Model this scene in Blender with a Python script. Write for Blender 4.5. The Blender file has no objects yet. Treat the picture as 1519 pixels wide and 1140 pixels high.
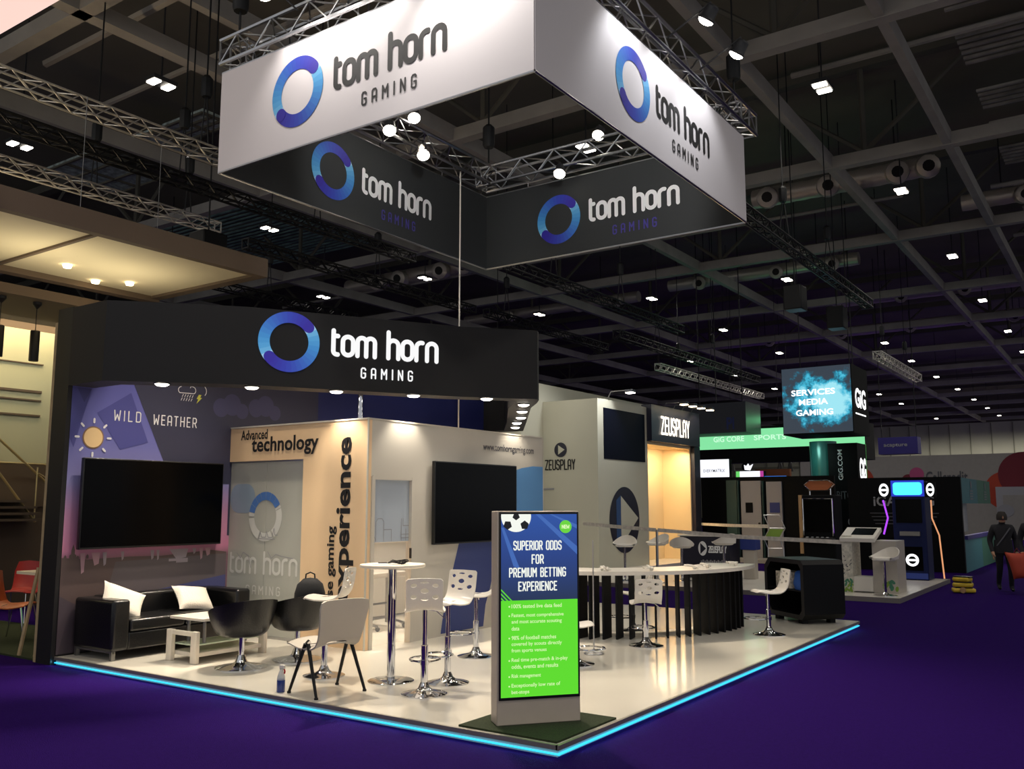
import bpy, bmesh, math, random
from mathutils import Vector as V, Matrix as M
from math import pi, sin, cos, radians as R
random.seed(7)
S = bpy.context.scene
COL = S.collection

# ---------------------------------------------------------------- camera
cam_d = bpy.data.cameras.new('camera'); cam = bpy.data.objects.new('camera', cam_d); COL.objects.link(cam)
PITCH, YAW = math.atan2(178.5, 1339.0), R(34.6)
Fw = V((-sin(YAW)*cos(PITCH), cos(YAW)*cos(PITCH), sin(PITCH)))
Rt = V((cos(YAW), sin(YAW), 0)); Up = Rt.cross(Fw)
cam.matrix_world = M(((Rt.x, Up.x, -Fw.x, 3.2972), (Rt.y, Up.y, -Fw.y, -5.3189), (Rt.z, Up.z, -Fw.z, 1.58), (0, 0, 0, 1)))
cam_d.sensor_width = 36; cam_d.sensor_fit = 'HORIZONTAL'; cam_d.lens = 1339.0/1519*36
cam_d.clip_start = .05; cam_d.clip_end = 400
S.camera = cam

# ---------------------------------------------------------------- exposure, world
S.view_settings.view_transform = 'Standard'; S.view_settings.look = 'None'
S.view_settings.gamma = 1; S.view_settings.exposure = 0; S.view_settings.use_curve_mapping = False
W = bpy.data.worlds.new('hall_air'); S.world = W; W.use_nodes = True
W.node_tree.nodes['Background'].inputs[0].default_value = (.95, .97, 1, 1)
W.node_tree.nodes['Background'].inputs[1].default_value = .5

def lamp(kind, name, loc, power, color=(1, 1, 1), target=None, size=.1, angle=60, blend=.5, parent=None, size_y=None):
    d = bpy.data.lights.new(name, kind); d.energy = power; d.color = color
    if kind == 'SPOT': d.spot_size = R(angle); d.spot_blend = blend; d.shadow_soft_size = size
    elif kind == 'POINT': d.shadow_soft_size = size
    elif kind == 'AREA':
        d.size = size
        if size_y: d.shape = 'RECTANGLE'; d.size_y = size_y
    o = bpy.data.objects.new(name, d); COL.objects.link(o); o.location = loc
    if target is not None: o.rotation_euler = (V(target)-V(loc)).to_track_quat('-Z', 'Y').to_euler()
    if parent is not None:
        o.parent = parent; o.matrix_parent_inverse = M.Translation(-V(parent.location))
    return o

# ---------------------------------------------------------------- materials
def lin(c):
    if isinstance(c, str): c = tuple(int(c[i:i+2], 16)/255 for i in (0, 2, 4))
    return tuple(x/12.92 if x <= .04045 else ((x+.055)/1.055)**2.4 for x in c)
MATS = {}
def mat(name, c, rough=.5, metal=0, emit=0, bump=0, bscale=40, var=0, vscale=6, trans=0, spec=None, alpha=1, coat=0):
    m = bpy.data.materials.new(name); m.use_nodes = True; MATS[name] = m
    nt = m.node_tree; b = nt.nodes['Principled BSDF']; L = nt.links.new
    col = lin(c)+(1,)
    b.inputs['Base Color'].default_value = col; b.inputs['Roughness'].default_value = rough; b.inputs['Metallic'].default_value = metal
    if spec is not None: b.inputs['Specular IOR Level'].default_value = spec
    if trans: b.inputs['Transmission Weight'].default_value = trans
    if coat: b.inputs['Coat Weight'].default_value = coat
    if alpha < 1: b.inputs['Alpha'].default_value = alpha
    if emit:
        b.inputs['Emission Color'].default_value = col; b.inputs['Emission Strength'].default_value = emit
        b.inputs['Base Color'].default_value = (.02, .02, .02, 1)
    if bump or var:
        tc = nt.nodes.new('ShaderNodeTexCoord')
        if bump:
            n = nt.nodes.new('ShaderNodeTexNoise'); n.inputs['Scale'].default_value = bscale; n.inputs['Detail'].default_value = 4
            L(tc.outputs['Object'], n.inputs['Vector'])
            bp = nt.nodes.new('ShaderNodeBump'); bp.inputs['Strength'].default_value = bump; bp.inputs['Distance'].default_value = .02
            L(n.outputs['Fac'], bp.inputs['Height']); L(bp.outputs['Normal'], b.inputs['Normal'])
        if var:
            n = nt.nodes.new('ShaderNodeTexNoise'); n.inputs['Scale'].default_value = vscale; n.inputs['Detail'].default_value = 5
            L(tc.outputs['Object'], n.inputs['Vector'])
            r = nt.nodes.new('ShaderNodeValToRGB')
            r.color_ramp.elements[0].position = .3; r.color_ramp.elements[1].position = .7
            r.color_ramp.elements[0].color = tuple(max(0, x*(1-var)) for x in col[:3])+(1,)
            r.color_ramp.elements[1].color = tuple(min(1, x*(1+var)) for x in col[:3])+(1,)
            L(n.outputs['Fac'], r.inputs['Fac']); L(r.outputs['Color'], b.inputs['Base Color'])
    return m
def ramp_mat(name, axis, stops, rough=.5, emit=0, lo=0, hi=1):
    """a print whose own colour runs along one object axis (artwork)"""
    m = bpy.data.materials.new(name); m.use_nodes = True; MATS[name] = m
    nt = m.node_tree; b = nt.nodes['Principled BSDF']; L = nt.links.new
    tc = nt.nodes.new('ShaderNodeTexCoord'); sp = nt.nodes.new('ShaderNodeSeparateXYZ'); L(tc.outputs['Object'], sp.inputs[0])
    mr = nt.nodes.new('ShaderNodeMapRange'); mr.inputs[1].default_value = lo; mr.inputs[2].default_value = hi
    L(sp.outputs['XYZ'.index(axis)], mr.inputs[0])
    r = nt.nodes.new('ShaderNodeValToRGB'); L(mr.outputs[0], r.inputs['Fac'])
    e = r.color_ramp.elements
    while len(e) < len(stops): e.new(.5)
    for k, (p, c) in enumerate(stops): e[k].position = p; e[k].color = lin(c)+(1,)
    b.inputs['Roughness'].default_value = rough
    L(r.outputs['Color'], b.inputs['Emission Color' if emit else 'Base Color'])
    if emit: b.inputs['Emission Strength'].default_value = emit; b.inputs['Base Color'].default_value = (.01, .01, .01, 1)
    return m

mat('carpet', '250b55', .95, bump=.6, bscale=180, var=.1, vscale=40, spec=.03)
mat('laminate', 'dcd6c8', .12, var=.02, vscale=1.2)
mat('rim', '9a948a', .35, metal=.6)
mat('led_cyan', '30bdf2', .4, emit=1.7)
mat('black_panel', '0e0d10', .55, var=.08)
mat('header_black', '141314', .7, var=.06, vscale=2)
mat('soffit_grey', '3a3838', .6)
mat('banner_white', 'd4cecf', .75, bump=.03, bscale=8)
mat('banner_black', '25282a', .7, bump=.03, bscale=8)
mat('alu', 'b9b9bb', .28, metal=1, bump=.03)
mat('steel_white', 'cdc9c0', .35, metal=.7)
mat('truss_dark', '1a1a1b', .5, metal=.4)
mat('chrome', 'd6d6d8', .07, metal=1)
mat('white_plastic', 'e6e0d6', .3)
mat('grey_plastic', 'b9b1a5', .38)
mat('black_leather', '0d0d0f', .3, bump=.12, bscale=60)
mat('black_fabric', '121214', .8, bump=.2, bscale=150)
mat('cushion_cloth', 'e2dacb', .85, bump=.25, bscale=70)
mat('white_lacquer', 'e6dccb', .35)
mat('glass_green', 'cfe0c4', .06, spec=.6, var=.05)
mat('screen_black', '030304', .2, spec=.08)
mat('bezel', '0a0a0b', .3)
mat('steel', '8c8a88', .35, metal=.9)
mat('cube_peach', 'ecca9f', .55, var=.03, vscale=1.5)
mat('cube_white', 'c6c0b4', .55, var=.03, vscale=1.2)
mat('door_grey', 'b0b0a6', .25, var=.04, vscale=1)
mat('frost_blue', 'aab4c0', .35)
mat('frost_white', 'cfcfc8', .4)
mat('print_black', '141212', .6)
mat('logo_sky', '5a8fc4', .5)
mat('logo_navy', '39457f', .5)
mat('print_blue', '4f78b8', .5)
mat('letter_white', 'ffffff', .5, emit=.95)
mat('print_white', 'e8e8ea', .5)
mat('violet_ink', '3a2f86', .5)
RN = 16
RST = [(0, '2b1f94'), (.25, '2a3aa8'), (.5, '2f62b8'), (.75, '3a8ac8'), (.92, '55a2d4'), (1, '9cc8e6')]
def rcol(t):
    for (a, ca), (b, cb) in zip(RST, RST[1:]):
        if t <= b+1e-9:
            q = (t-a)/(b-a); return tuple((int(ca[i:i+2], 16)*(1-q)+int(cb[i:i+2], 16)*q)/255 for i in (0, 2, 4))
for k in range(RN):
    mat(f'ring_{k}', rcol(k/(RN-1)), .5); mat(f'ringlit_{k}', rcol(k/(RN-1)), .5, emit=.9)
mat('lamp_glow', 'fff6e6', .5, emit=14)
mat('lamp_glow_warm', 'ffe4b8', .5, emit=10)
mat('light_body', '2a2a2c', .5)
mat('grass', '2f3d1c', .95, bump=1, bscale=220, var=.4, vscale=60)
mat('totem_case', 'c9baa8', .4, var=.03)
mat('totem_black', '0b0b0d', .3)
mat('scr_green', '5fe02a', .4, emit=.95)
mat('scr_white', 'f4f8ee', .4, emit=1.0)
mat('scr_palegreen', 'd8f7b0', .4, emit=1.0)
mat('scr_black', '101418', .4, emit=.6)
mat('scr_ray', '4672c4', .4, emit=.8)
mat('scr_badge', '6edb3c', .4, emit=.9)
ramp_mat('scr_blue', 'Z', [(0, '27385c'), (.5, '2a468c'), (1, '2f58ac')], emit=.85, lo=.9, hi=1.5)
mat('counter_white', 'e2dbd0', .3)
mat('fin_black', '0d0d0f', .55, spec=.2)
mat('cabinet_black', '09090a', .5, bump=.05, spec=.2)
mat('cabinet_rim', '1b1a19', .4)
mat('bag_blue', '2f62b8', .45)
mat('speckle', 'c2b8a8', .6, var=.5, vscale=30)
mat('cable_white', 'e4ded2', .5)
mat('clear', 'ffffff', .02, alpha=.12)
mat('bottle_blue', '2a3f86', .25)
mat('red', 'b01a1a', .4)
mat('bottle_clear', 'cfd4d6', .1, alpha=.55)
mat('deck', '6e685a', .9, var=.25, vscale=.25)
mat('beam', '98928a', .7, var=.15, vscale=1)
mat('beam_dark', '58544a', .8)
mat('hall_white', 'c6c4ae', .8, var=.08, vscale=.3)
mat('far_grey', '96928c', .8, var=.04)
mat('foil', 'c8bdb0', .35, metal=.4, bump=.5, bscale=9)
mat('foil_dark', '2a2420', .5)
mat('booth_floor', 'd8d2c8', .25)
mat('zeus_white', 'bdbaa8', .6, var=.03, vscale=.6)
mat('zeus_navy', '17182b', .4, var=.05)
mat('glass_navy', '0c0e1c', .5, spec=.05)
mat('zeus_warm', 'e8cfa4', .6)
mat('sign_lit', 'fff3dd', .5, emit=2.2)
mat('tan', 'b08a5e', .5)
mat('tape_white', 'cfc8bd', .6, var=.2, vscale=14)
mat('green_led', '86e6a4', .5, emit=1.0)
mat('green_led_text', 'c6f7d4', .5, emit=1.1)
mat('gig_black', '090a0c', .6, spec=.12)
mat('gig_teal', '2f6b66', .25, metal=.2)
mat('gig_tealdark', '37514c', .5)
mat('teal_panel', '3f7f86', .5)
mat('green_panel', '3f7d62', .5)
mat('door_white', '9c9ba0', .6)
mat('sign_white_lit', 'f4f6ff', .5, emit=1.3)
mat('sign_blue_lit', '2a7ad8', .5, emit=1.1)
mat('sign_green_lit', '6ad66a', .5, emit=1.0)
mat('sign_pink_lit', 'c040a0', .5, emit=.9)
mat('amber', 'a0562a', .5)
mat('cyan_lit', '45d6f6', .5, emit=1.6)
mat('blue_lit', '2038d0', .5, emit=.9)
mat('machine_blue', '0c1744', .5, spec=.2)
mat('machine_blue_lit', '1c3f9e', .5, emit=.22)
mat('violet_lit', 'a03cf0', .5, emit=1.6)
mat('peach_lit', 'e8a070', .5, emit=1.0)
mat('logo_lit', 'ffffff', .5, emit=1.6)
mat('maroon', '6a1626', .7)
mat('orange_red', 'a83a22', .7)
mat('pinkish', 'b04a78', .7)
mat('purple_banner', '2b2370', .6)
mat('text_grey', '8f8f93', .6)
mat('text_dim', '4c4c52', .6)
mat('orange_shell', 'd06a2a', .4)
mat('red_shell', '9c2420', .45)
mat('pale_wood', 'b09a76', .6, var=.15, vscale=8)
mat('left_wall', 'b4b494', .7, var=.05, vscale=.6)
mat('left_wall_brown', '5a4c3c', .7)
mat('canopy_cloth', 'e2d6b4', .8)
mat('canopy_brown', '6a5a4a', .8)
mat('pendant_black', '151312', .5)
mat('rail_brass', 'b9a878', .4, metal=.6)
mat('coat', '1e1d22', .9, bump=.3, bscale=50)
mat('trousers', '15151d', .9)
mat('skin', 'b08468', .6)
mat('hair', '2a2420', .8)
mat('yellow', 'c8a92a', .5, var=.2, vscale=10)
mat('paper', 'e9e6df', .7)
mat('navy_box', '1c2f7a', .5)
mat('wall_rib', '8d8c7a', .8)
mat('pink_lit', 'ffd8cc', .5, emit=1.0)
mat('green_print', '7fa03c', .6)
mat('kiosk_print', 'cdc8ba', .5, var=.25, vscale=25)
def m_(n): return MATS[n]

# ---------------------------------------------------------------- mesh builder
class Fr:
    """a plane in the room: origin, right, up; (x, y, d) gives a point d off it"""
    def __init__(s, o, u, v=(0, 0, 1)):
        s.o = V(o); s.u = V(u).normalized(); s.v = V(v).normalized(); s.n = s.u.cross(s.v)
    def __call__(s, x, y, d=0): return s.o+s.u*x+s.v*y+s.n*d

class MB:
    def __init__(s): s.v = []; s.f = []; s.mi = []
    def add(s, vs, fs, m=0):
        k = len(s.v); s.v += [tuple(p) for p in vs]; s.f += [tuple(i+k for i in f) for f in fs]; s.mi += [m]*len(fs); return s
    def box(s, x0, x1, y0, y1, z0, z1, m=0):
        vs = [(x, y, z) for z in (z0, z1) for y in (y0, y1) for x in (x0, x1)]
        return s.add(vs, [(0, 2, 3, 1), (4, 5, 7, 6), (0, 1, 5, 4), (1, 3, 7, 5), (3, 2, 6, 7), (2, 0, 4, 6)], m)
    def fbox(s, f, x0, x1, y0, y1, d0, d1, m=0):
        vs = [f(x, y, d) for d in (d0, d1) for y in (y0, y1) for x in (x0, x1)]
        return s.add(vs, [(0, 2, 3, 1), (4, 5, 7, 6), (0, 1, 5, 4), (1, 3, 7, 5), (3, 2, 6, 7), (2, 0, 4, 6)], m)
    def prism(s, pts, f, d0, d1, m=0):
        n = len(pts); vs = [f(x, y, d0) for x, y in pts]+[f(x, y, d1) for x, y in pts]
        fs = [tuple(range(n-1, -1, -1)), tuple(range(n, 2*n))]+[(i, (i+1) % n, n+(i+1) % n, n+i) for i in range(n)]
        return s.add(vs, fs, m)
    def poly(s, pts, f, d=.004, m=0):
        d += .000008*(len(s.f) % 97)
        return s.add([f(x, y, d) for x, y in pts], [tuple(range(len(pts)))], m)
    def tube(s, pts, r, n=8, m=0, closed=False):
        P = [V(p) for p in pts]; N = len(P); vs = []; rr = r if isinstance(r, (list, tuple)) else [r]*N
        prev = None
        for i, p in enumerate(P):
            if closed: t = (P[(i+1) % N]-P[i-1]).normalized()
            else: t = (P[min(i+1, N-1)]-P[max(i-1, 0)]).normalized()
            if prev is None:
                a = t.orthogonal().normalized()
            else:
                a = prev-t*prev.dot(t); a = a.normalized() if a.length > 1e-6 else t.orthogonal().normalized()
            prev = a; b = t.cross(a)
            vs += [p+(a*cos(2*pi*k/n)+b*sin(2*pi*k/n))*rr[i] for k in range(n)]
        fs = []
        for i in range(N if closed else N-1):
            j = (i+1) % N
            fs += [(i*n+k, i*n+(k+1) % n, j*n+(k+1) % n, j*n+k) for k in range(n)]
        if not closed: fs += [tuple(range(n-1, -1, -1)), tuple(range((N-1)*n, N*n))]
        return s.add(vs, fs, m)
    def lathe(s, prof, c=(0, 0, 0), n=32, m=0, axis=None):
        vs = []; c = V(c)
        q = V((0, 0, 1)).rotation_difference(V(axis)) if axis is not None else None
        for r, z in prof:
            for k in range(n):
                p = V((r*cos(2*pi*k/n), r*sin(2*pi*k/n), z))
                if q: p = q @ p
                vs.append(c+p)
        fs = []
        for i in range(len(prof)-1):
            fs += [(i*n+k, i*n+(k+1) % n, (i+1)*n+(k+1) % n, (i+1)*n+k) for k in range(n)]
        if prof[0][0] > 1e-5: fs.append(tuple(range(n-1, -1, -1)))
        if prof[-1][0] > 1e-5: fs.append(tuple(range((len(prof)-1)*n, len(prof)*n)))
        return s.add(vs, fs, m)
    def disc(s, f, cx, cy, rx, ry=None, d=.004, n=32, m=0):
        ry = ry or rx
        return s.poly([(cx+rx*cos(2*pi*k/n), cy+ry*sin(2*pi*k/n)) for k in range(n)], f, d, m)
    def annulus(s, f, cx, cy, r0, r1, a0=0, a1=2*pi, n=32, d=.004, m=0, sy=1):
        vs = []
        for k in range(n+1):
            a = a0+(a1-a0)*k/n
            vs += [f(cx+r*cos(a), cy+r*sin(a)*sy, d) for r in (r0, r1)]
        return s.add(vs, [(2*k, 2*k+1, 2*k+3, 2*k+2) for k in range(n)], m)
    def stroke(s, pts, w, f, d=.004, m=0):
        P = [V((x, y)) for x, y in pts]
        for a, b in zip(P, P[1:]):
            t = b-a
            if t.length < 1e-7: continue
            t = t.normalized()*w/2; nn = V((-t.y, t.x))
            s.poly([a-nn, b-nn, b+nn, a+nn], f, d, m)
        for p in P: s.disc(f, p.x, p.y, w/2, d=d, n=12, m=m)
        return s
    def build(s, name, mats, parent=None, smooth=True, bevel=0, local=False, label=None, seg=2, angle=.6):
        me = bpy.data.meshes.new(name); me.from_pydata(s.v, [], s.f)
        for mm in (mats if isinstance(mats, (list, tuple)) else [mats]): me.materials.append(m_(mm))
        me.polygons.foreach_set('material_index', s.mi)
        if smooth:
            me.polygons.foreach_set('use_smooth', [True]*len(s.f)); me.set_sharp_from_angle(angle=angle)
        me.update()
        return link(name, me, parent, bevel, local, label, seg)

def link(name, me, parent=None, bevel=0, local=False, label=None, seg=2):
    o = bpy.data.objects.new(name, me); COL.objects.link(o)
    if parent is not None:
        o.parent = parent
        if not local and parent.parent is None: o.matrix_parent_inverse = M.Translation(-V(parent.location))   # a sub-part's parent already sits at the world's origin
    if bevel:
        b = o.modifiers.new('bevel', 'BEVEL'); b.width = bevel; b.segments = seg; b.limit_method = 'ANGLE'; b.angle_limit = .6
    if label: o['label'] = label
    return o
def top_loc(p):
    while p.parent: p = p.parent
    return V(p.location)
def thing(name, label, cat, loc=(0, 0, 0), group=None):
    o = bpy.data.objects.new(name, None); COL.objects.link(o); o.location = loc; o.empty_display_size = .1
    return tag(o, label, cat, group)
def tag(o, label, cat, group=None):
    o['label'] = label; o['category'] = cat
    if group: o['group'] = group
    return o
def struct(o): o['kind'] = 'structure'; return o
def dup(root, loc, rotz=0, label=None, group=None):
    def cp(o, par):
        c = o.copy(); COL.objects.link(c)
        if par is not None: c.parent = par
        for ch in list(o.children): cp(ch, c)
        return c
    r = cp(root, None); r.location = loc; r.rotation_euler = (0, 0, rotz)
    if label: r['label'] = label
    if group: r['group'] = group
    return r
def face_angle(dx, dy): return math.atan2(dy, dx)-pi/2      # things are modelled facing +Y

# ---------------------------------------------------------------- lettering
def arc(cx, cy, rx, ry, a0, a1, n=8):
    return [(cx+rx*cos(R(a0+(a1-a0)*k/n)), cy+ry*sin(R(a0+(a1-a0)*k/n))) for k in range(n+1)]
XH, LW = .74, .40
def arch(x, w=LW): return [(x, 0), (x, XH-w/2)]+arc(x+w/2, XH-w/2, w/2, w/2, 180, 0)+[(x+w, 0)]
LOWER = {
 't': (.22, [[(.03, .95), (.03, .14)]+arc(.17, .14, .14, .14, 180, 270, 5)+[(.2, 0)], [(.03, XH), (.2, XH)]]),
 'o': (LW, [arc(LW/2, XH-LW/2, LW/2, LW/2, 0, 180)+arc(LW/2, LW/2, LW/2, LW/2, 180, 360)+[(LW, XH-LW/2)]]),
 'm': (.68, [arch(0, .34), arch(.34, .34)]),
 'h': (LW, [[(0, 0), (0, 1.06)], arch(0)]),
 'r': (.27, [[(0, 0), (0, XH-.2)]+arc(.2, XH-.2, .2, .2, 180, 75, 6)]),
 'n': (LW, [arch(0)]), ' ': (.2, [])}
c = .12
CAPS = {
 'A': (.5, [[(0, 0), (0, 1-c), (c, 1), (.5-c, 1), (.5, 1-c), (.5, 0)], [(0, .38), (.5, .38)]]),
 'B': (.5, [[(0, 0), (0, 1), (.36, 1), (.46, .9), (.46, .64), (.36, .54), (0, .54)], [(.36, .54), (.5, .42), (.5, .1), (.4, 0), (0, 0)]]),
 'C': (.48, [[(.48, .8), (.48, 1-c), (.48-c, 1), (c, 1), (0, 1-c), (0, c), (c, 0), (.48-c, 0), (.48, c), (.48, .2)]]),
 'D': (.5, [[(0, 0), (0, 1), (.5-c, 1), (.5, 1-c), (.5, c), (.5-c, 0), (0, 0)]]),
 'E': (.42, [[(.42, 1), (0, 1), (0, 0), (.42, 0)], [(0, .52), (.36, .52)]]),
 'F': (.42, [[(.42, 1), (0, 1), (0, 0)], [(0, .52), (.36, .52)]]),
 'G': (.5, [[(.5, .82), (.5, 1-c), (.5-c, 1), (c, 1), (0, 1-c), (0, c), (c, 0), (.5-c, 0), (.5, c), (.5, .48), (.28, .48)]]),
 'H': (.5, [[(0, 0), (0, 1)], [(.5, 0), (.5, 1)], [(0, .52), (.5, .52)]]),
 'I': (.0, [[(0, 0), (0, 1)]]),
 'L': (.42, [[(0, 1), (0, 0), (.42, 0)]]),
 'M': (.62, [[(0, 0), (0, 1), (.31, .45), (.62, 1), (.62, 0)]]),
 'N': (.52, [[(0, 0), (0, 1), (.52, 0), (.52, 1)]]),
 'O': (.5, [[(c, 0), (0, c), (0, 1-c), (c, 1), (.5-c, 1), (.5, 1-c), (.5, c), (.5-c, 0), (c, 0)]]),
 'P': (.48, [[(0, 0), (0, 1), (.48-c, 1), (.48, 1-c), (.48, .58), (.48-c, .46), (0, .46)]]),
 'R': (.5, [[(0, 0), (0, 1), (.48-c, 1), (.48, 1-c), (.48, .58), (.48-c, .46), (0, .46)], [(.26, .46), (.5, 0)]]),
 'S': (.48, [[(.48, .82), (.48, 1-c), (.48-c, 1), (c, 1), (0, 1-c), (0, .64), (c, .53), (.48-c, .5), (.48, .38), (.48, c), (.48-c, 0), (c, 0), (0, c), (0, .18)]]),
 'T': (.46, [[(0, 1), (.46, 1)], [(.23, 1), (.23, 0)]]),
 'U': (.5, [[(0, 1), (0, c), (c, 0), (.5-c, 0), (.5, c), (.5, 1)]]),
 'W': (.66, [[(0, 1), (.1, 0), (.33, .6), (.56, 0), (.66, 1)]]),
 'X': (.5, [[(0, 0), (.5, 1)], [(0, 1), (.5, 0)]]),
 'Y': (.5, [[(0, 1), (.25, .5), (.5, 1)], [(.25, .5), (.25, 0)]]),
 'Z': (.48, [[(0, 1), (.48, 1), (0, 0), (.48, 0)]]), ' ': (.26, [])}
def stroke_text(mb, txt, f, x, y, h, width, w, glyphs=CAPS, gap=.16, d=.004, m=0, anchor='l'):
    tot = sum(glyphs[ch][0]+gap for ch in txt)-gap
    sx = (width-w)/tot if width else h
    if anchor == 'c': x -= (tot*sx+w)/2
    X = x+w/2
    for ch in txt:
        gw, st = glyphs[ch]
        for s in st: mb.stroke([(X+px*sx, y+w/2+py*(h-w)) for px, py in s], w, f, d, m)
        X += (gw+gap)*sx
    return mb
def ring(mb, f, cx, cy, r, d=.004, inner=.63):
    for base in (40, 220):
        n = 32
        for k in range(n):
            t = k/n; m = min(RN-1, int(t*RN))
            mb.annulus(f, cx, cy, r*inner, r, R(base+180*k/n), R(base+180*(k+1)/n), 1, d, m)
        a = R(base); rm = r*(1+inner)/2
        mb.disc(f, cx+rm*cos(a), cy+rm*sin(a), r*(1-inner)/2, d=d+.002, n=20, m=0)
    return mb
def logo(f, r, parent, ink, small, lit=False, d=.006):
    """ring, two-word name and the small word under it; f has its origin at the ring's centre"""
    p = 'ringlit_' if lit else 'ring_'
    ring(MB(), f, 0, 0, r, d).build('logo_ring', [p+str(k) for k in range(RN)], parent, smooth=False)
    stroke_text(MB(), 'tom horn', f, 1.36*r, -.38*r, 1.0*r, 3.86*r, .155*r, LOWER, .17, d).build('logo_lettering', ink, parent, smooth=False)
    stroke_text(MB(), 'GAMING', f, 2.42*r, -1.06*r, .38*r, 1.86*r, .052*r, CAPS, .78, d).build('small_lettering', small, parent, smooth=False)
def font_text(txt, f, x, y, name, material, parent, width=None, height=None, bold=0, d=.005, anchor='l', rot=False):
    cu = bpy.data.curves.new('lettering', 'FONT'); cu.body = txt; cu.offset = bold; cu.resolution_u = 3
    o = bpy.data.objects.new('lettering', cu); COL.objects.link(o)
    me = bpy.data.meshes.new_from_object(o); bpy.data.objects.remove(o)
    xs = [v.co.x for v in me.vertices]; ys = [v.co.y for v in me.vertices]
    x0, x1, y0, y1 = min(xs), max(xs), min(ys), max(ys)
    sx = width/(x1-x0) if width else None; sy = height/(y1-y0) if height else None
    sx = sx or sy; sy = sy or sx
    off = {'l': 0, 'c': -(x1-x0)*sx/2, 'r': -(x1-x0)*sx}[anchor]
    for v in me.vertices:
        a, b = (v.co.x-x0)*sx+off, (v.co.y-y0)*sy
        v.co = f(x-b, y+a, d) if rot else f(x+a, y+b, d)
    me.name = name; me.materials.clear(); me.materials.append(m_(material))
    return link(name, me, parent)

def shell(outline, holes, path, thick, dish=0, name='shell', cuts=10):
    """a moulded sheet: outline and holes in (across, along) bent over the side profile path [(y, z)...]"""
    cu = bpy.data.curves.new(name, 'CURVE'); cu.dimensions = '2D'; cu.fill_mode = 'BOTH'
    for pts in [outline]+holes:
        sp = cu.splines.new('POLY'); sp.points.add(len(pts)-1); sp.use_cyclic_u = True
        for k, (x, y) in enumerate(pts): sp.points[k].co = (x, y, 0, 1)
    o = bpy.data.objects.new(name, cu); COL.objects.link(o)
    me = bpy.data.meshes.new_from_object(o); bpy.data.objects.remove(o); bpy.data.curves.remove(cu)
    bm = bmesh.new(); bm.from_mesh(me); bmesh.ops.remove_doubles(bm, verts=bm.verts[:], dist=1e-5)
    ts = [v.co.y for v in bm.verts]; xs = [v.co.x for v in bm.verts]
    for k in range(1, cuts*2):
        bmesh.ops.bisect_plane(bm, geom=bm.verts[:]+bm.edges[:]+bm.faces[:], plane_co=(0, min(ts)+(max(ts)-min(ts))*k/(cuts*2), 0), plane_no=(0, 1, 0))
    for k in range(1, 8):
        bmesh.ops.bisect_plane(bm, geom=bm.verts[:]+bm.edges[:]+bm.faces[:], plane_co=(min(xs)+(max(xs)-min(xs))*k/8, 0, 0), plane_no=(1, 0, 0))
    P = [V((0, y, z)) for y, z in path]; cum = [0]
    for a, b in zip(P, P[1:]): cum.append(cum[-1]+(b-a).length)
    T = cum[-1]; hw = max(map(abs, xs))
    def ev(t):
        t = min(max(t, 0), 1)*T
        for i in range(len(P)-1):
            if t <= cum[i+1]+1e-9:
                k = (t-cum[i])/(cum[i+1]-cum[i]); q = P[i].lerp(P[i+1], k); tg = (P[i+1]-P[i]).normalized(); break
        return q, V((0, -tg.z, tg.y))
    for v in bm.verts:
        q, nn = ev(v.co.y); x = v.co.x
        p = q+nn*(dish*(x/hw)**2); v.co = (x, p.y, p.z)
    bmesh.ops.recalc_face_normals(bm, faces=bm.faces[:])
    bm.normal_update(); bm.verts.ensure_lookup_table(); bm.verts.index_update(); nv = len(bm.verts)
    vs = [tuple(v.co) for v in bm.verts]+[tuple(v.co-v.normal*thick) for v in bm.verts]
    fs = [tuple(v.index for v in fc.verts) for fc in bm.faces]; fs += [tuple(i+nv for i in reversed(q)) for q in fs]
    for e in bm.edges:
        if len(e.link_loops) == 1:
            lp = e.link_loops[0]; a, b = lp.vert.index, lp.link_loop_next.vert.index; fs.append((b, a, a+nv, b+nv))
    bm.free(); bpy.data.meshes.remove(me); me = bpy.data.meshes.new(name); me.from_pydata(vs, [], fs)
    me.polygons.foreach_set('use_smooth', [True]*len(fs)); me.set_sharp_from_angle(angle=.7)
    return me
def spline(pts, n=8):
    out = []
    for i in range(len(pts)-1):
        p0, p1, p2, p3 = pts[max(i-1, 0)], pts[i], pts[i+1], pts[min(i+2, len(pts)-1)]
        for k in range(n):
            t = k/n
            out.append(tuple(.5*((2*b)+(-a+cc)*t+(2*a-5*b+4*cc-dd)*t*t+(-a+3*b-3*cc+dd)*t**3) for a, b, cc, dd in zip(p0, p1, p2, p3)))
    return out+[tuple(pts[-1])]
def rrect(x0, x1, y0, y1, r, n=5):
    return arc(x1-r, y0+r, r, r, -90, 0, n)+arc(x1-r, y1-r, r, r, 0, 90, n)+arc(x0+r, y1-r, r, r, 90, 180, n)+arc(x0+r, y0+r, r, r, 180, 270, n)
def pillow(mb, f, w, h, t, n=14):
    vs = []; fs = []
    for sgn in (1, -1):
        base = len(vs)
        for j in range(n+1):
            for i in range(n+1):
                a, b = -1+2*i/n, -1+2*j/n
                k = 1-.10*(1-abs(a)**2)*abs(b)**3; k2 = 1-.10*(1-abs(b)**2)*abs(a)**3
                th = t/2*max(0, (1-a**4)*(1-b**4))**.6
                vs.append(f(a*w/2*k2, b*h/2*k, sgn*th))
        for j in range(n):
            for i in range(n):
                q = (base+j*(n+1)+i, base+j*(n+1)+i+1, base+(j+1)*(n+1)+i+1, base+(j+1)*(n+1)+i)
                fs.append(q if sgn > 0 else q[::-1])
    return mb.add(vs, fs)

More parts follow.
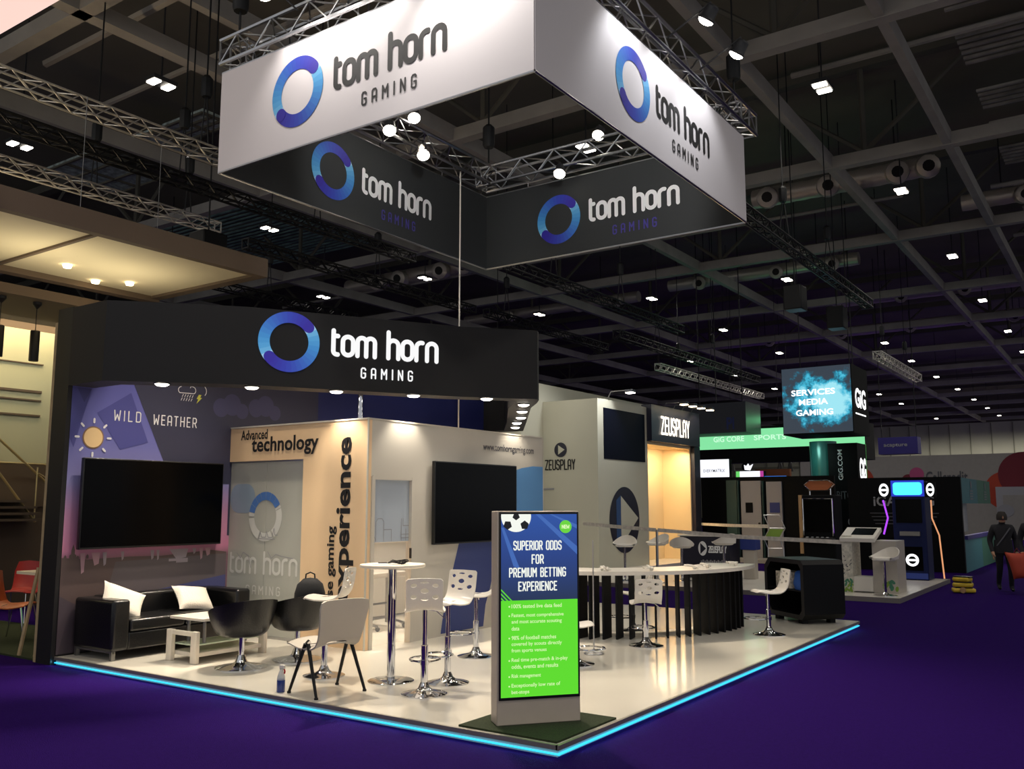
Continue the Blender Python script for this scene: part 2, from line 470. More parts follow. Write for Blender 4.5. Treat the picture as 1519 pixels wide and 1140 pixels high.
# ================================================================ SETTING: the hall
G = -.08                                                   # carpet level; the stand's deck is z = 0
struct(MB().box(-60, 30, -14, 108, G-.1, G).build('floor', 'carpet'))
struct(MB().box(-60, 40, -12, 110, 13.6, 13.7).build('ceiling', 'deck'))
fe = Fr((-60, 106, 0), (1, 0, 0))
mb = MB().fbox(fe, 0, 100, G, 10.6, -.2, 0, 0)
for k in range(48): mb.fbox(fe, k*2.1, k*2.1+.09, 2, 10.5, 0, .12, 1)
mb.fbox(fe, 0, 100, 6.0, 6.25, 0, .2, 1)
struct(mb.build('wall_back', ['hall_white', 'wall_rib'], smooth=False))
struct(MB().fbox(fe, 0, 100, 10.6, 13.6, -.2, 0).box(-60.2, -60, -12, 106, G, 13.6).build('wall_left_far', 'deck', smooth=False))

# roof trusses across the hall and purlins along it
def cross_truss(Y, n):
    mb = MB().box(-60, 40, Y-.14, Y+.14, 10.5, 10.82).box(-60, 40, Y-.16, Y+.16, 13.1, 13.4, 1)
    if Y < 60:
        x = -59.6
        while x < 38:
            mb.tube([(x, Y, 10.8), (x, Y, 13.2)], .08, 5, 1); mb.tube([(x, Y, 10.8), (x+2.9, Y, 13.2)], .065, 5, 1); mb.tube([(x, Y, 10.8), (x-2.9, Y, 13.2)], .065, 5, 1)
            x += 7.2
    struct(mb.build(f'ceiling_beam_{n}', ['beam', 'beam_dark'], smooth=False))
n = 1
for Y in (3.0, 11.55, 18.75, 26.8, 35.6, 43.3, 51.6, 60, 68.4, 76.8, 85.2, 93.6, 102): cross_truss(Y, n); n += 1
for X in (-38.9, -31.7, -24.5, -17.3, -10.1, -2.9, 0, 7.2, 14.4):
    struct(MB().box(X-.095, X+.095, -8, 106, 10.52, 10.9).build(f'ceiling_beam_{n}', 'beam', smooth=False)); n += 1
struct(MB().box(-12.2, -11.9, -2, 11.5, 10.5, 10.8).build(f'ceiling_beam_{n}', 'beam', smooth=False)); n += 1
mat('roof_sheet', 'b4c0ba', .5, var=.6, vscale=5)
mat('roof_slat_teal', '7f9a98', .5, var=.5, vscale=2)
mat('roof_sheet_warm', '98928a', .6, var=.35, vscale=2)
# roof light panels: ribbed translucent sheet between purlins
for k, a in enumerate([(-26, -23.3, 9.6, 12.2), (-21.5, -20.1, 9.7, 12.4), (-19.6, -17.7, 9.7, 10.7)]):
    mb = MB().box(a[0], a[1], a[2], a[3], 12.6, 12.7)
    for q in range(4):
        mb.box(a[0], a[1], a[2]+(a[3]-a[2])*q/3-.04, a[2]+(a[3]-a[2])*q/3+.04, 12.54, 12.6, 1)
        if q < 3: mb.box(a[0]+(a[1]-a[0])*q/2-.04, a[0]+(a[1]-a[0])*q/2+.04, a[2], a[3], 12.54, 12.6, 1)
    struct(mb.build(f'ceiling_panel_{k+1}', ['roof_sheet', 'deck'], smooth=False))
def roof_slats(x0, x1, y0, y1, n, z, key):
    mb = MB(); y = y0
    while y < y1: mb.box(x0, x1, y, y+.09, z, z+.06, 0); y += .3
    struct(mb.build(f'ceiling_panel_{n}', key, smooth=False))
roof_slats(-29, -22.6, 15.2, 22, 4, 12.6, 'roof_slat_teal')
for k, a in enumerate([(.6, 7, 13.6, 15.4), (.6, 7, 16.2, 18.2), (7.6, 14, 13.6, 18.2), (.6, 6.8, 19.8, 21.2), (.6, 6.8, 22.2, 23.5), (.6, 6.8, 24.4, 26), (.6, 6.8, 28, 30), (.6, 6.8, 31, 33.5)]):
    roof_slats(*a, k+7, 12.2, 'roof_sheet_warm')
# pipes along the roof
for k, (p, q, r) in enumerate([((-16, 4.4, 11.3), (-6, 4.4, 11.3), .09), ((-17, 6.2, 11.2), (-5, 6.2, 11.2), .07), ((-2.6, 14.6, 11.4), (9, 14.6, 11.4), .07), ((-2.6, 19.9, 11), (9, 19.9, 11), .06), ((.3, 24.5, 11.1), (9, 24.5, 11.1), .07), ((.3, 30.5, 11.1), (9, 30.5, 11.1), .07), ((-30, 23.5, 11), (-2, 23.5, 11), .06)]):
    struct(MB().tube([p, q], r, 6).build(f'ceiling_beam_{n}', 'beam')); n += 1

# ceiling floodlights: pairs of small white panels
ORD = ['nearest', 'second', 'third', 'fourth', 'fifth', 'sixth', 'seventh', 'eighth', 'ninth', 'tenth', 'eleventh', 'twelfth']
def floodlight(x, y, lab):
    o = thing('ceiling_floodlight', lab, 'ceiling light', (x, y, 10.35), 'hall ceiling floodlights')
    h = MB().box(x-.17, x+.17, y-.28, y+.28, 10.33, 10.42).tube([(x, y, 10.42), (x, y, 13.6)], .02, 5); h = h.build('housing', 'light_body', o, smooth=False)
    for s in (-1, 1): MB().box(x-.14, x+.14, y+s*.17-.08, y+s*.17+.08, 10.3, 10.33).build('light_panel', 'lamp_glow', h, smooth=False)
    lamp('SPOT', 'floodlight_beam', (x, y, 10.25), 450 if y < 45 else 800 if y < 75 else 1050, (1, .95, .86), (x, y, 0), .2, 125 if y < 25 else 160 if y < 75 else 176, .8 if y < 75 else .25)
rows = {5.27: (-12.95, -18.7), 13.3: (-1.58, -7.33, -18.97), 21: (-1.57, -18.98, -24.58), 29.2: (-1.53, -7.43, -13.25, -18.97), 37.6: (-1.64, -7.52, -13.35),
        46.1: (-1.57, -7.5, -13.3, -18.9), 53.6: (-7.59, -1.6, -13.3, -18.9), 62: (-7.6, -1.6, 4.2, -13.3, -18.9), 70.2: (4.2, -1.6, -7.5, -13.2), 78.4: (4.2, -1.6, -7.5, -13.2), 86.6: (4.2, -1.6, -7.5), 95: (4.2, -1.6, -7.5, -13.2)}
for k, (y, xs) in enumerate(rows.items()):
    for j, x in enumerate(sorted(xs, reverse=True)):
        where = 'rightmost of it' if j == 0 else f'{ORD[j]} from its right end'
        floodlight(x, y, f'twin ceiling floodlight in the {ORD[k]} row from the camera, {where}')

for x, y in ((-7.4, -3), (-1.6, -3), (4.2, -3), (4.2, -11), (10, -3), (4.2, 5.27), (10, 5.27), (4.2, 13.3), (10, 13.3)): lamp('SPOT', 'floodlight_beam', (x, y, 10.25), 380, (1, .93, .84), (x, y, 0), .2, 150, .8)   # the ceiling lamps out of frame, behind the camera and to its right

# ventilation ducts
def duct(x0, x1, y, z, r, nozzles, lab, drop=.1):
    k = (11.34-1.58)/(z-1.58); x0, x1, y, z = 3.3+(x0-3.3)*k, 3.3+(x1-3.3)*k, -5.32+(y+5.32)*k, 11.34; nozzles = [3.3+(q-3.3)*k for q in nozzles]
    o = thing('air_duct', lab, 'air duct', ((x0+x1)/2, y, z), 'foil ventilation ducts')
    pts = [(x0+(x1-x0)*k/24, y, z) for k in range(25)]
    MB().tube(pts, [r*(1+.05*(k % 2)) for k in range(25)], 14).build('pipe', 'foil', o)
    for x in nozzles:
        mb = MB().lathe([(r*.55, 0), (r*1.05, .05), (r*1.15, .3), (r*1.05, .55), (r*.7, .6)], (x, y-r*.5, z-drop), 16, 0, (.25, -1, -.25))
        mb.lathe([(0, 0), (r*.55, 0)], V((x, y-r*.5, z-drop))+V((.25, -1, -.25)).normalized()*.62, 12, 1, (.25, -1, -.25))
        mb.build('nozzle', ['foil', 'foil_dark'], o)
    for q in (.2, .8): MB().tube([(x0+(x1-x0)*q, y, z+r*.9), (x0+(x1-x0)*q, y, 13.6)], .02, 5).build('hanger_rod', 'truss_dark', o)
duct(-5.9, -.7, 21.3, 11.0, .3, (-5.4, -3.6, -1.7, -.9), 'silver foil air duct with round nozzles beyond the right end of the hanging banner')
duct(-24.5, -16.6, 22.4, 11.0, .32, (-22.4, -21.2, -19, -17.8), 'silver foil air duct above the black fascia, under the dark banner face')
duct(-31, -24.8, 14.6, 11.0, .32, (-29.5, -28), 'silver foil air duct above the left end of the black fascia')
duct(-18, 3, 45.2, 11.0, .28, (-13.5, -9.5, -6, -3.2, -1.2, .6), 'longest silver foil air duct, far along the hall roof')
duct(-13, -5, 30.5, 11.1, .26, (-11.5, -8.2, -6), 'silver foil air duct in the middle of the roof below the banner corner')
duct(-25, -15, 31.5, 11.1, .26, (-22, -18, -16), 'silver foil air duct far back above the right end of the black fascia')
duct(-8, 4, 38.0, 11.1, .26, (-5, -2.4, 1.2), 'silver foil air duct far back above the hanging screen cube')
duct(-.7, 5, 26.0, 11.2, .26, (1, 2.2, 3.4), 'silver foil air duct at the right edge near the ribbed roof')

# hanging box trusses
def truss_side(a, b, w, r=.022, step=None, rd=None):
    """box section from a to b (points on its centre line)"""
    a, b = V(a), V(b); t = (b-a).normalized(); up = V((0, 0, 1)); sd = t.cross(up).normalized(); up = sd.cross(t)
    Ln = (b-a).length; mb = MB(); h = w/2; step = step or w; rd = rd or r*.55
    cs = [(-h, -h), (h, -h), (h, h), (-h, h)]
    for x, z in cs: mb.tube([a+sd*x+up*z, b+sd*x+up*z], r, 6)
    n = max(1, round(Ln/step))
    for i in range(4):
        c0, c1 = cs[i], cs[(i+1) % 4]
        for k in range(n):
            p, q = (c0, c1) if (k+i) % 2 else (c1, c0)
            u0, u1 = Ln*k/n, Ln*(k+1)/n
            mb.tube([a+t*u0+sd*p[0]+up*p[1], a+t*u1+sd*q[0]+up*q[1]], rd, 4)
    for e in (a, b):
        for i in range(4): mb.tube([e+sd*cs[i][0]+up*cs[i][1], e+sd*cs[(i+1) % 4][0]+up*cs[(i+1) % 4][1]], rd*1.2, 4)
    return mb
def roof_truss(a, b, w, m, lab, r=.025, ry=()):
    o = thing('rigging_truss', lab, 'truss', ((a[0]+b[0])/2, (a[1]+b[1])/2, a[2]-w/2), 'rigging trusses under the hall roof')
    w *= .62; truss_side(a, b, w, r*.8, w*1.15).build('truss_frame', m, o, smooth=False)
    for y in ry:
        mb = MB()
        for s in (-1, 1): mb.tube([(a[0]+s*w*.5, y, a[2]+w/2), (a[0], y, a[2]+1.1)], .012, 5)
        mb.tube([(a[0], y, a[2]+1.1), (a[0], y, 13.6)], .014, 5); mb.lathe([(.07, 0), (.09, .05), (.09, .3), (.05, .35)], (a[0], y, a[2]+.9), 8)
        mb.build('hoist', 'truss_dark', o)
roof_truss((-8.25, -2.5, 7.0), (-8.25, 4.6, 7.0), .32, 'steel_white', 'pale box truss at upper left, nearest of the lit ones', .022, (-.5, 3))
roof_truss((-9.35, -2, 6.9), (-9.35, 9.2, 6.9), .3, 'truss_dark', 'black box truss between the two pale trusses at upper left', .03, (3.4, 6.4))
roof_truss((-11.3, -1, 7.0), (-11.3, 5.6, 7.0), .32, 'steel_white', 'pale box truss just above the cream canopy at upper left', .022, (3, 4.9))
roof_truss((-11.7, 6.6, 7.0), (-11.7, 14.5, 7.0), .32, 'truss_dark', 'black box truss above the middle of the black fascia', .03, (10.6,))
roof_truss((-15.2, 8.5, 7.0), (-15.2, 13.4, 7.0), .32, 'truss_dark', 'black box truss near the left canopy end, over the black fascia', .03, (10.2,))
roof_truss((-8.1, 11, 7.0), (-8.1, 20.5, 7.0), .34, 'truss_dark', 'black box truss under the lower corner of the hanging banner', .03, (13, 16.5))
roof_truss((-11.6, 15, 7.0), (-11.6, 22, 7.0), .34, 'truss_dark', 'black box truss above the right end of the black fascia', .03, (16,))
roof_truss((-2.6, 10.6, 7.2), (-2.6, 21, 7.2), .34, 'truss_dark', 'black double truss running back from the right banner corner', .035, (13.6, 17))
roof_truss((-4.2, 29, 7.0), (-4.2, 36.5, 7.0), .45, 'steel_white', 'pale box truss in the distance to the right of the hanging screen cube', .03, (30, 34))
roof_truss((-10.1, 20, 7.0), (-10.1, 33, 7.0), .4, 'truss_dark', 'black box truss in the distance above the white booth', .03, (23, 28))
roof_truss((-12, 27, 7.0), (-12, 39, 7.0), .4, 'steel_white', 'pale box truss in the distance left of the hanging screen cube', .025, (29, 35))
def speaker_box(x, y, z, lab):
    o = thing('hanging_loudspeaker', lab, 'loudspeaker', (x, y, z), 'loudspeakers hung from the roof')
    MB().box(x-.22, x+.22, y-.25, y+.25, z, z+.6).build('cabinet', 'truss_dark', o, bevel=.03)
    MB().tube([(x, y, z+.6), (x, y, 13.6)], .015, 5).build('hanger', 'truss_dark', o)
speaker_box(-9.95, 4.4, 5.75, 'black loudspeaker hanging left of the banner under the dark truss')
speaker_box(-3.3, 16.5, 6.3, 'black loudspeaker below the double truss at right')
speaker_box(-3.1, 19.5, 6.3, 'second black loudspeaker, farther back below the double truss at right')
speaker_box(-15.5, 21, 6.8, 'black loudspeaker hanging above the right part of the black fascia')

# ================================================================ THE STAND
st = thing('stand_platform', 'glossy cream stand floor with a cyan light line along its edge', 'platform', (-3.1, 3.9, G))
MB().box(-6.195, -.012, .012, 7.84, G, 0).build('deck', 'laminate', st, smooth=False)
rim = MB().box(-6.2, 0, -.012, .012, -.03, .001).box(-.012, .012, -.012, 7.84, -.03, .001).box(-6.2, -.012, 7.84, 7.86, G, .001)
rim.build('edge_trim', 'rim', st, smooth=False)
MB().box(-6.2, .01, -.006, .012, -.064, -.055).build('light_strip', 'led_cyan', st, smooth=False)
MB().box(-.012, .008, .012, 7.84, -.064, -.055).build('light_strip', 'led_cyan', st, smooth=False)
for k in range(5): 
    lamp('AREA', 'led_glow', (-5.6+1.25*k, -.03, -.045), .5, (.25, .75, 1), (-5.6+1.25*k, -1, -.12), 1.2, size_y=.02)
    lamp('AREA', 'led_glow', (.03, .8+1.55*k, -.045), .5, (.25, .75, 1), (1, .8+1.55*k, -.12), 1.2, size_y=.02)

# wall behind the sofa, with printed artwork
bw = thing('backdrop_wall', 'tall black stand wall printed with a purple sky above a town skyline', 'exhibition wall', (-6.35, 3.9, 0))
MB().box(-6.49, -6.2, -.05, 7.9, G, 3.74).build('wall_core', 'black_panel', bw, smooth=False)
MB().box(-6.56, -6.5, -.04, 7.9, G, 3.6).build('backing_board', 'pale_wood', bw, smooth=False)
fw = Fr((-6.2, 0, 0), (0, 1, 0))
ramp_mat('sky_print', 'Z', [(0, '66545a'), (.34, '7a5866'), (.38, 'c07c9c'), (.52, 'b884a8'), (.64, '8c88bc'), (.8, '6a6cb0'), (1, '5f61ac')], .5, lo=0, hi=2.86)
MB().poly([(0, 0.02), (7.88, .02), (7.88, 3.7), (0, 3.7)], fw, .003).build('sky_artwork', 'sky_print', bw, smooth=False)
mat('night_print', '36374e', .5); mat('night_blue', '232a66', .5); mat('ground_print', '5a4a48', .5); mat('ground_grey', '5c5458', .5); mat('band_blue', '474a78', .5); mat('ground_dark', '4a4048', .5); mat('cloud_print', '45466a', .5); mat('facet_print', '4a4c92', .5); mat('facet_dark', '3c3e7c', .5)
mb = MB()
mb.poly([(.36, 3.7), (1.153, 2.12), (1.30, 1.84), (2.12, 1.84), (2.12, 3.7)], fw, .005, 0)
mb.poly([(2.12, 1.2), (3.6, 1.2), (3.6, 3.7), (2.12, 3.7)], fw, .005, 0)
mb.poly([(3.6, 1.2), (7.88, 1.2), (7.88, 3.7), (3.6, 3.7)], fw, .005, 1)
mb.poly([(0, .02), (2.12, .02), (2.12, 1.0), (1.9, 1.03), (1.2, .99), (.8, 1.0), (.3, .99), (0, 1.02)], fw, .005, 2)
mb.poly([(.5, .45), (2.12, .6), (2.12, .98), (.62, .95)], fw, .007, 3); mb.poly([(.75, .38), (2.12, .5), (2.12, .72), (.78, .56)], fw, .009, 4)
mb.poly([(0, .02), (2.12, .02), (2.12, .5), (.4, .4), (0, .62)], fw, .008, 5)
for y, z, r in ((1.95, 2.8, .12), (2.12, 2.85, .14), (2.28, 2.78, .1), (2.5, 2.84, .12), (2.66, 2.88, .14), (2.82, 2.8, .1)): mb.disc(fw, y, z, r, d=.007, n=20, m=6)
mb.poly([(.0, 2.86), (.22, 2.86), (.05, 2.2), (0, 2.3)], fw, .005, 7); mb.poly([(.05, 2.86), (.22, 2.86), (.14, 2.7)], fw, .007, 8); mb.poly([(.3, 2.6), (.7, 2.86), (.95, 2.3), (.6, 2.2)], fw, .005, 7)
mb.build('night_artwork', ['night_print', 'night_blue', 'ground_print', 'ground_grey', 'band_blue', 'ground_dark', 'cloud_print', 'facet_print', 'facet_dark'], bw, smooth=False)
mb = MB()      # skyline: dark towers and pale blocks
mat('sky_pale', '9a8f98', .5); mat('sky_pinkpale', 'b08a94', .5)
for y, w, h in ((.02, .03, .05), (.1, .04, .16), (.08, .08, .07), (.16, .03, .04), (.2, .05, .06), (.27, .03, .05)):
    mb.poly([(y, 1.0), (y+w, 1.0), (y+w, 1.0+h*.6), (y+w/2, 1.0+h), (y, 1.0+h*.6)], fw, .008, 0)
for y, w, h, m in ((.2, .06, .2, 2), (.33, .1, .12, 2), (.46, .05, .13, 1), (.68, .04, .08, 1), (1.05, .05, .09, 1), (1.13, .04, .1, 1), (1.3, .26, .1, 1), (1.62, .05, .05, 1), (1.72, .05, .12, 2), (1.8, .08, .08, 2)):
    mb.poly([(y, 1.06), (y+w, 1.06), (y+w*.9, 1.06-h), (y+w*.4, 1.04-h)], fw, .009, m)
mb.poly([(1.3, .95), (1.56, .95), (1.56, .9), (1.4, .9), (1.4, .92), (1.3, .92)], fw, .009, 1)
mb.build('skyline_artwork', ['ground_print', 'sky_pale', 'sky_pinkpale'], bw, smooth=False)
stroke_text(MB(), 'WILD', fw, .50, 2.525, .125, .34, .013, CAPS, .5, .008).build('sign_lettering', 'print_white', bw, smooth=False)
stroke_text(MB(), 'WEATHER', fw, 1.0, 2.515, .125, .60, .013, CAPS, .42, .008).build('sign_lettering', 'print_white', bw, smooth=False)
mb = MB(); mat('sun_print', 'e8c894', .5); mat('sun_rim', '8a6a50', .5); mat('bolt_print', 'c8c850', .5)
mb.disc(fw, .27, 2.32, .125, d=.007, m=1); mb.disc(fw, .27, 2.32, .11, d=.009, m=0)
for k in range(8):
    a = k*pi/4; mb.stroke([(.27+.17*cos(a), 2.32+.17*sin(a)), (.27+.205*cos(a), 2.32+.205*sin(a))], .024, fw, .009, 2)
mb.build('sun_emblem', ['sun_print', 'sun_rim', 'print_white'], bw, smooth=False)
def cloud(x, y, s): return [(x+a*s, y+b*s) for a, b in [(-.5, 0)]+arc(-.42, .16, .18, .18, 230, 100, 5)+arc(-.1, .32, .26, .24, 150, 40, 6)+arc(.32, .2, .2, .2, 90, -60, 6)+[(-.5, 0)]]
mb = MB(); mb.stroke(cloud(1.45, 2.93, .22), .009, fw, .008, 0); mb.stroke([(1.60+.12*cos(R(a)), 2.98+.09*sin(R(a))) for a in range(165, -40, -18)], .009, fw, .008, 0)
for k in range(5):
    for j in range(2): mb.stroke([(1.39+.035*k-.014*j, 2.915-.045*j), (1.375+.035*k-.014*j, 2.885-.045*j)], .007, fw, .008, 0)
mb.poly([(1.61, 2.93), (1.65, 2.93), (1.63, 2.895), (1.66, 2.895), (1.58, 2.815), (1.605, 2.875), (1.58, 2.875)], fw, .008, 1)
mb.build('storm_emblem', ['print_white', 'bolt_print'], bw, smooth=False)

def tv(x, y0, y1, z0, z1, lab):
    o = thing('wall_television', lab, 'television', (x, (y0+y1)/2, z0), 'wall televisions')
    MB().box(x-.05, x, y0, y1, z0, z1).build('housing', 'bezel', o, bevel=.006)
    f = Fr((x, y0, z0), (0, 1, 0)); MB().poly([(.015, .02), (y1-y0-.015, .02), (y1-y0-.015, z1-z0-.015), (.015, z1-z0-.015)], f, .002).build('screen', 'screen_black', o, smooth=False)
    MB().box(x-.115, x-.05, y0+.5, y1-.5, z0+.3, z1-.3).build('mount', 'steel', o)
tv(-6.075, .11, 1.94, 1.105, 2.09, 'large dark television on the purple printed wall above the sofa')

# ---- header: a black fascia that juts out as a pointed bay, downlights in its underside
hd = thing('header_fascia', 'black pointed header with a lit white name sign and downlights', 'sign fascia', (-4.2, 3.9, 2.88))
outer = [(-6.2, -.05), (-5.55, -.05), (-5.05, .48), (-4.58, 1.02), (-3.34, 3.21), (-2.95, 3.68), (-2.76, 3.9), (-2.73, 3.97), (-2.76, 4.05), (-2.95, 4.3), (-3.34, 4.75), (-4.58, 6.5), (-5.55, 7.85), (-6.2, 7.85)]
inner = [(-6.2, .25), (-5.68, .25), (-5.28, .68), (-4.84, 1.2), (-3.62, 3.34), (-3.1, 3.9), (-3.08, 3.97), (-3.1, 4.05), (-3.62, 4.62), (-4.86, 6.36), (-5.75, 7.55), (-6.2, 7.55)]
Z0, Z1 = 2.87, 3.73
no, ni = len(outer), len(inner)
mb = MB()
mb.add([(x, y, z) for z in (Z0, Z1) for x, y in outer], [(i, i+1, no+i+1, no+i) for i in range(no-1)])
mb.add([(x, y, z) for z in (Z0, Z1) for x, y in inner], [(i+1, i, ni+i, ni+i+1) for i in range(ni-1)])
for z, m in ((Z0, 1), (Z1, 0)):
    vs = [(x, y, z) for x, y in outer]+[(x, y, z) for x, y in inner]; fs = []
    i = j = 0
    while i < no-1 or j < ni-1:
        if j >= ni-1 or (i < no-1 and (V(outer[i+1])-V(inner[j])).length <= (V(outer[i])-V(inner[j+1])).length): fs.append((i, i+1, no+j)); i += 1
        else: fs.append((i, no+j+1, no+j)); j += 1
    mb.add(vs, fs, m)
mb.build('fascia_shell', ['header_black', 'soffit_grey'], hd, angle=.5)
a, b = V((-4.58, 1.02, 0)), V((-3.34, 3.21, 0)); u = (b-a).normalized()
ctr = a+u*.45
lf = Fr((ctr.x, ctr.y, 3.375), u); logo(lf, .34, hd, 'letter_white', 'letter_white', True, .012)
for k, (x, y) in enumerate([(-5.2, .42), (-4.63, 1.145), (-4.13, 1.93), (-3.66, 2.72), (-3.14, 3.47), (-3.143, 4.28), (-3.64, 4.98), (-4.145, 5.7), (-4.68, 6.38), (-5.17, 7.05)]):
    mb = MB().lathe([(.075, 0), (.085, -.012), (.07, -.016)], (x, y, Z0), 20).lathe([(0, -.036), (.05, -.032), (.075, -.014)], (x, y, Z0), 20, 1)
    mb.build('downlight', ['steel', 'lamp_glow'], hd)
    lamp('SPOT', 'downlight_beam', (x, y, Z0-.06), 46 if k < 4 else 26, (1, .9, .76), (x-.05, y, 0), .05, 105, .7)
# prop between header and meeting room, and the drop cable
o = thing('header_prop', 'slim chrome post under the header, rising behind the meeting room corner', 'post', (-4.13, 2.32, 0))
MB().tube([(-4.13, 2.32, 0), (-4.13, 2.32, 2.87)], .03, 14).build('tube', 'chrome', o); MB().lathe([(.1, 0), (.1, .01), (.04, .02)], (-4.13, 2.32, 0), 20).build('foot_plate', 'chrome', o)

# ---- meeting room cube
mr = thing('meeting_room', 'cream meeting room cube with black printed lettering and frosted door', 'meeting room', (-5, 3.9, 0))
HT = 2.55
MB().box(-4.845, -3.8, 2.12, 2.18, 0, HT).box(-6.2, -4.845, 2.12, 2.18, 2.12, HT).build('front_wall', 'cube_peach', mr, smooth=False)
MB().box(-3.86, -3.8, 2.18, 2.21, 0, HT).box(-3.86, -3.8, 2.21, 2.89, 1.9, HT).box(-3.86, -3.8, 2.89, 5.755, 0, HT).build('side_wall', 'cube_white', mr, smooth=False)
MB().box(-6.2, -3.86, 5.695, 5.755, 0, HT).build('rear_wall', 'cube_white', mr, smooth=False)
MB().box(-3.808, -3.792, 2.112, 2.128, 0, HT+.005).box(-3.808, -3.792, 5.75, 5.762, 0, HT).box(-6.2, -3.8, 2.112, 2.12, HT-.01, HT+.008).box(-3.8, -3.792, 2.12, 5.755, HT-.01, HT+.008).build('corner_trim', 'cube_white', mr, smooth=False)
ff = Fr((0, 2.12, 0), (1, 0, 0)); fs = Fr((-3.8, 0, 0), (0, 1, 0))
font_text('Advanced', ff, -5.99, 2.385, 'sign_lettering', 'print_black', mr, .50, .125, .022)
font_text('technology', ff, -5.78, 2.175, 'sign_lettering', 'print_black', mr, 1.19, .24, .024)
font_text('experience', ff, -3.985, .49, 'sign_lettering', 'print_black', mr, 1.86, .285, .03, rot=True)
font_text('se gaming', ff, -4.255, .55, 'sign_lettering', 'print_black', mr, .79, .15, .026, rot=True)
# frosted double door, recessed
dr = MB().box(-6.2, -5.517, 2.15, 2.175, 0.02, 2.115).box(-5.511, -4.85, 2.15, 2.175, .02, 2.115).build('sliding_door', 'door_grey', mr, smooth=False)
MB().box(-6.2, -4.845, 2.135, 2.185, 0, .03).box(-6.2, -4.845, 2.14, 2.18, 2.105, 2.125).build('door_track', 'alu', mr, smooth=False)
fd = Fr((0, 2.15, 0), (1, 0, 0))
mb = MB(); rc = (-5.52, 1.44); 
for k in range(8): mb.annulus(fd, rc[0], rc[1], .2, .3, R(30+k*20), R(30+k*20+19 if k < 7 else 180), 4, .003, 1 if k < 6.5 else 0)
for a0, a1 in ((185, 245), (250, 300), (-55, 20), (22, 28)): mb.annulus(fd, rc[0], rc[1], .2, .3, R(a0), R(a1), 8, .003, 0)
stroke_text(mb, 'tom horn', fd, -6.16, .74, .27, 1.24, .036, LOWER, .17, .003, 0)
stroke_text(mb, 'GAMING', fd, -5.83, .5, .11, .62, .014, CAPS, .55, .003, 0)
mb.build('frosted_emblem', ['frost_white', 'print_blue'], dr, smooth=False)
mb = MB(); mat('door_haze', '8fa0b0', .3)
mb.poly(rrect(-6.19, -5.72, 1.48, 1.84, .16), fd, .0015, 0)
mb.build('blue_patch', 'door_haze', dr, smooth=False)
sk = MB()
for p in ([(-5.62, 1.18), (-5.6, 1.26), (-5.57, 1.19), (-5.5, 1.19), (-5.48, 1.26), (-5.45, 1.19), (-5.38, 1.19), (-5.35, 1.3), (-5.33, 1.22), (-5.28, 1.22)], [(-5.64, 1.17), (-5.33, 1.17)], [(-6.02, .99), (-5.95, .93), (-5.9, 1.0), (-5.8, .96), (-5.75, .82)], [(-5.45, 1.02), (-5.38, .94), (-5.3, .99), (-5.2, .97), (-5.0, .95)]): sk.stroke(p, .009, fd, .005)
sk.build('skyline_drawing', 'text_grey', dr, smooth=False)
# side wall graphics: part of a giant blue ring
mb = MB()
mb.poly([(3.79, 1.11), (3.72, .92), (3.65, .738), (3.522, .422), (3.44, .03), (4.31, .03), (4.36, .3), (4.463, .515), (4.56, .8), (4.72, 1.11)], fs, .003, 1)
mb.poly([(4.72, 1.11), (4.56, .8), (4.9, 1.11)], fs, .003, 1)
mb.poly([(4.95, 1.05), (5.75, 1.0), (5.75, 2.125), (5.48, 2.125), (5.2, 2.09), (4.95, 2.03)], fs, .003, 0)
mb.build('ring_artwork', ['logo_sky', 'logo_navy'], mr, smooth=False)
font_text('www.tomhorngaming.com', fs, 4.29, 2.27, 'sign_lettering', 'text_dim', mr, 1.22, .125, .012)
# doorway on the side wall
dw = MB()
for y0, y1, z0, z1 in ((2.185, 2.235, 0, 1.9), (2.865, 2.915, 0, 1.9), (2.2, 2.9, 1.865, 1.913)): dw.box(-3.87+(.002 if z0 else 0), -3.785-(.002 if z0 else 0), y0, y1, z0, z1)
dw = dw.build('door_frame', 'cube_white', mr, smooth=False)
MB().box(-3.845, -3.83, 2.235, 2.865, 1.16, 1.865).build('frosted_pane', 'frost_blue', dw, smooth=False)
MB().box(-3.842, -3.832, 2.235, 2.865, .02, 1.16).build('clear_pane', 'clear', dw, smooth=False)
MB().box(-3.8, -3.77, 2.842, 2.858, .96, 1.08).build('door_handle', 'bezel', dw, bevel=.004)
fdo = Fr((-3.83, 0, 0), (0, 1, 0)); sk = MB()
for p in ([(2.24, 1.22), (2.27, 1.24), (2.29, 1.2), (2.3, 1.17), (2.3, 1.39), (2.33, 1.425), (2.4, 1.425), (2.43, 1.39), (2.43, 1.17)], [(2.43, 1.3), (2.56, 1.3), (2.56, 1.17)], [(2.73, 1.17), (2.73, 1.42)], [(2.81, 1.17), (2.81, 1.3)], [(2.76, 1.42), (2.76, 1.34), (2.86, 1.34)], [(2.73, 1.24), (2.86, 1.24)], [(2.73, 1.2), (2.86, 1.2)]): sk.stroke(p, .008, fdo, .004)
sk.build('skyline_drawing', 'text_grey', dw, smooth=False)
tv(-3.70, 3.185, 4.94, 1.105, 2.11, 'dark television on the side of the cream meeting room')
lamp('AREA', 'room_light', (-5, 4, 2.5), 14, (1, .95, .85), (-5, 4, 0), 1.2)
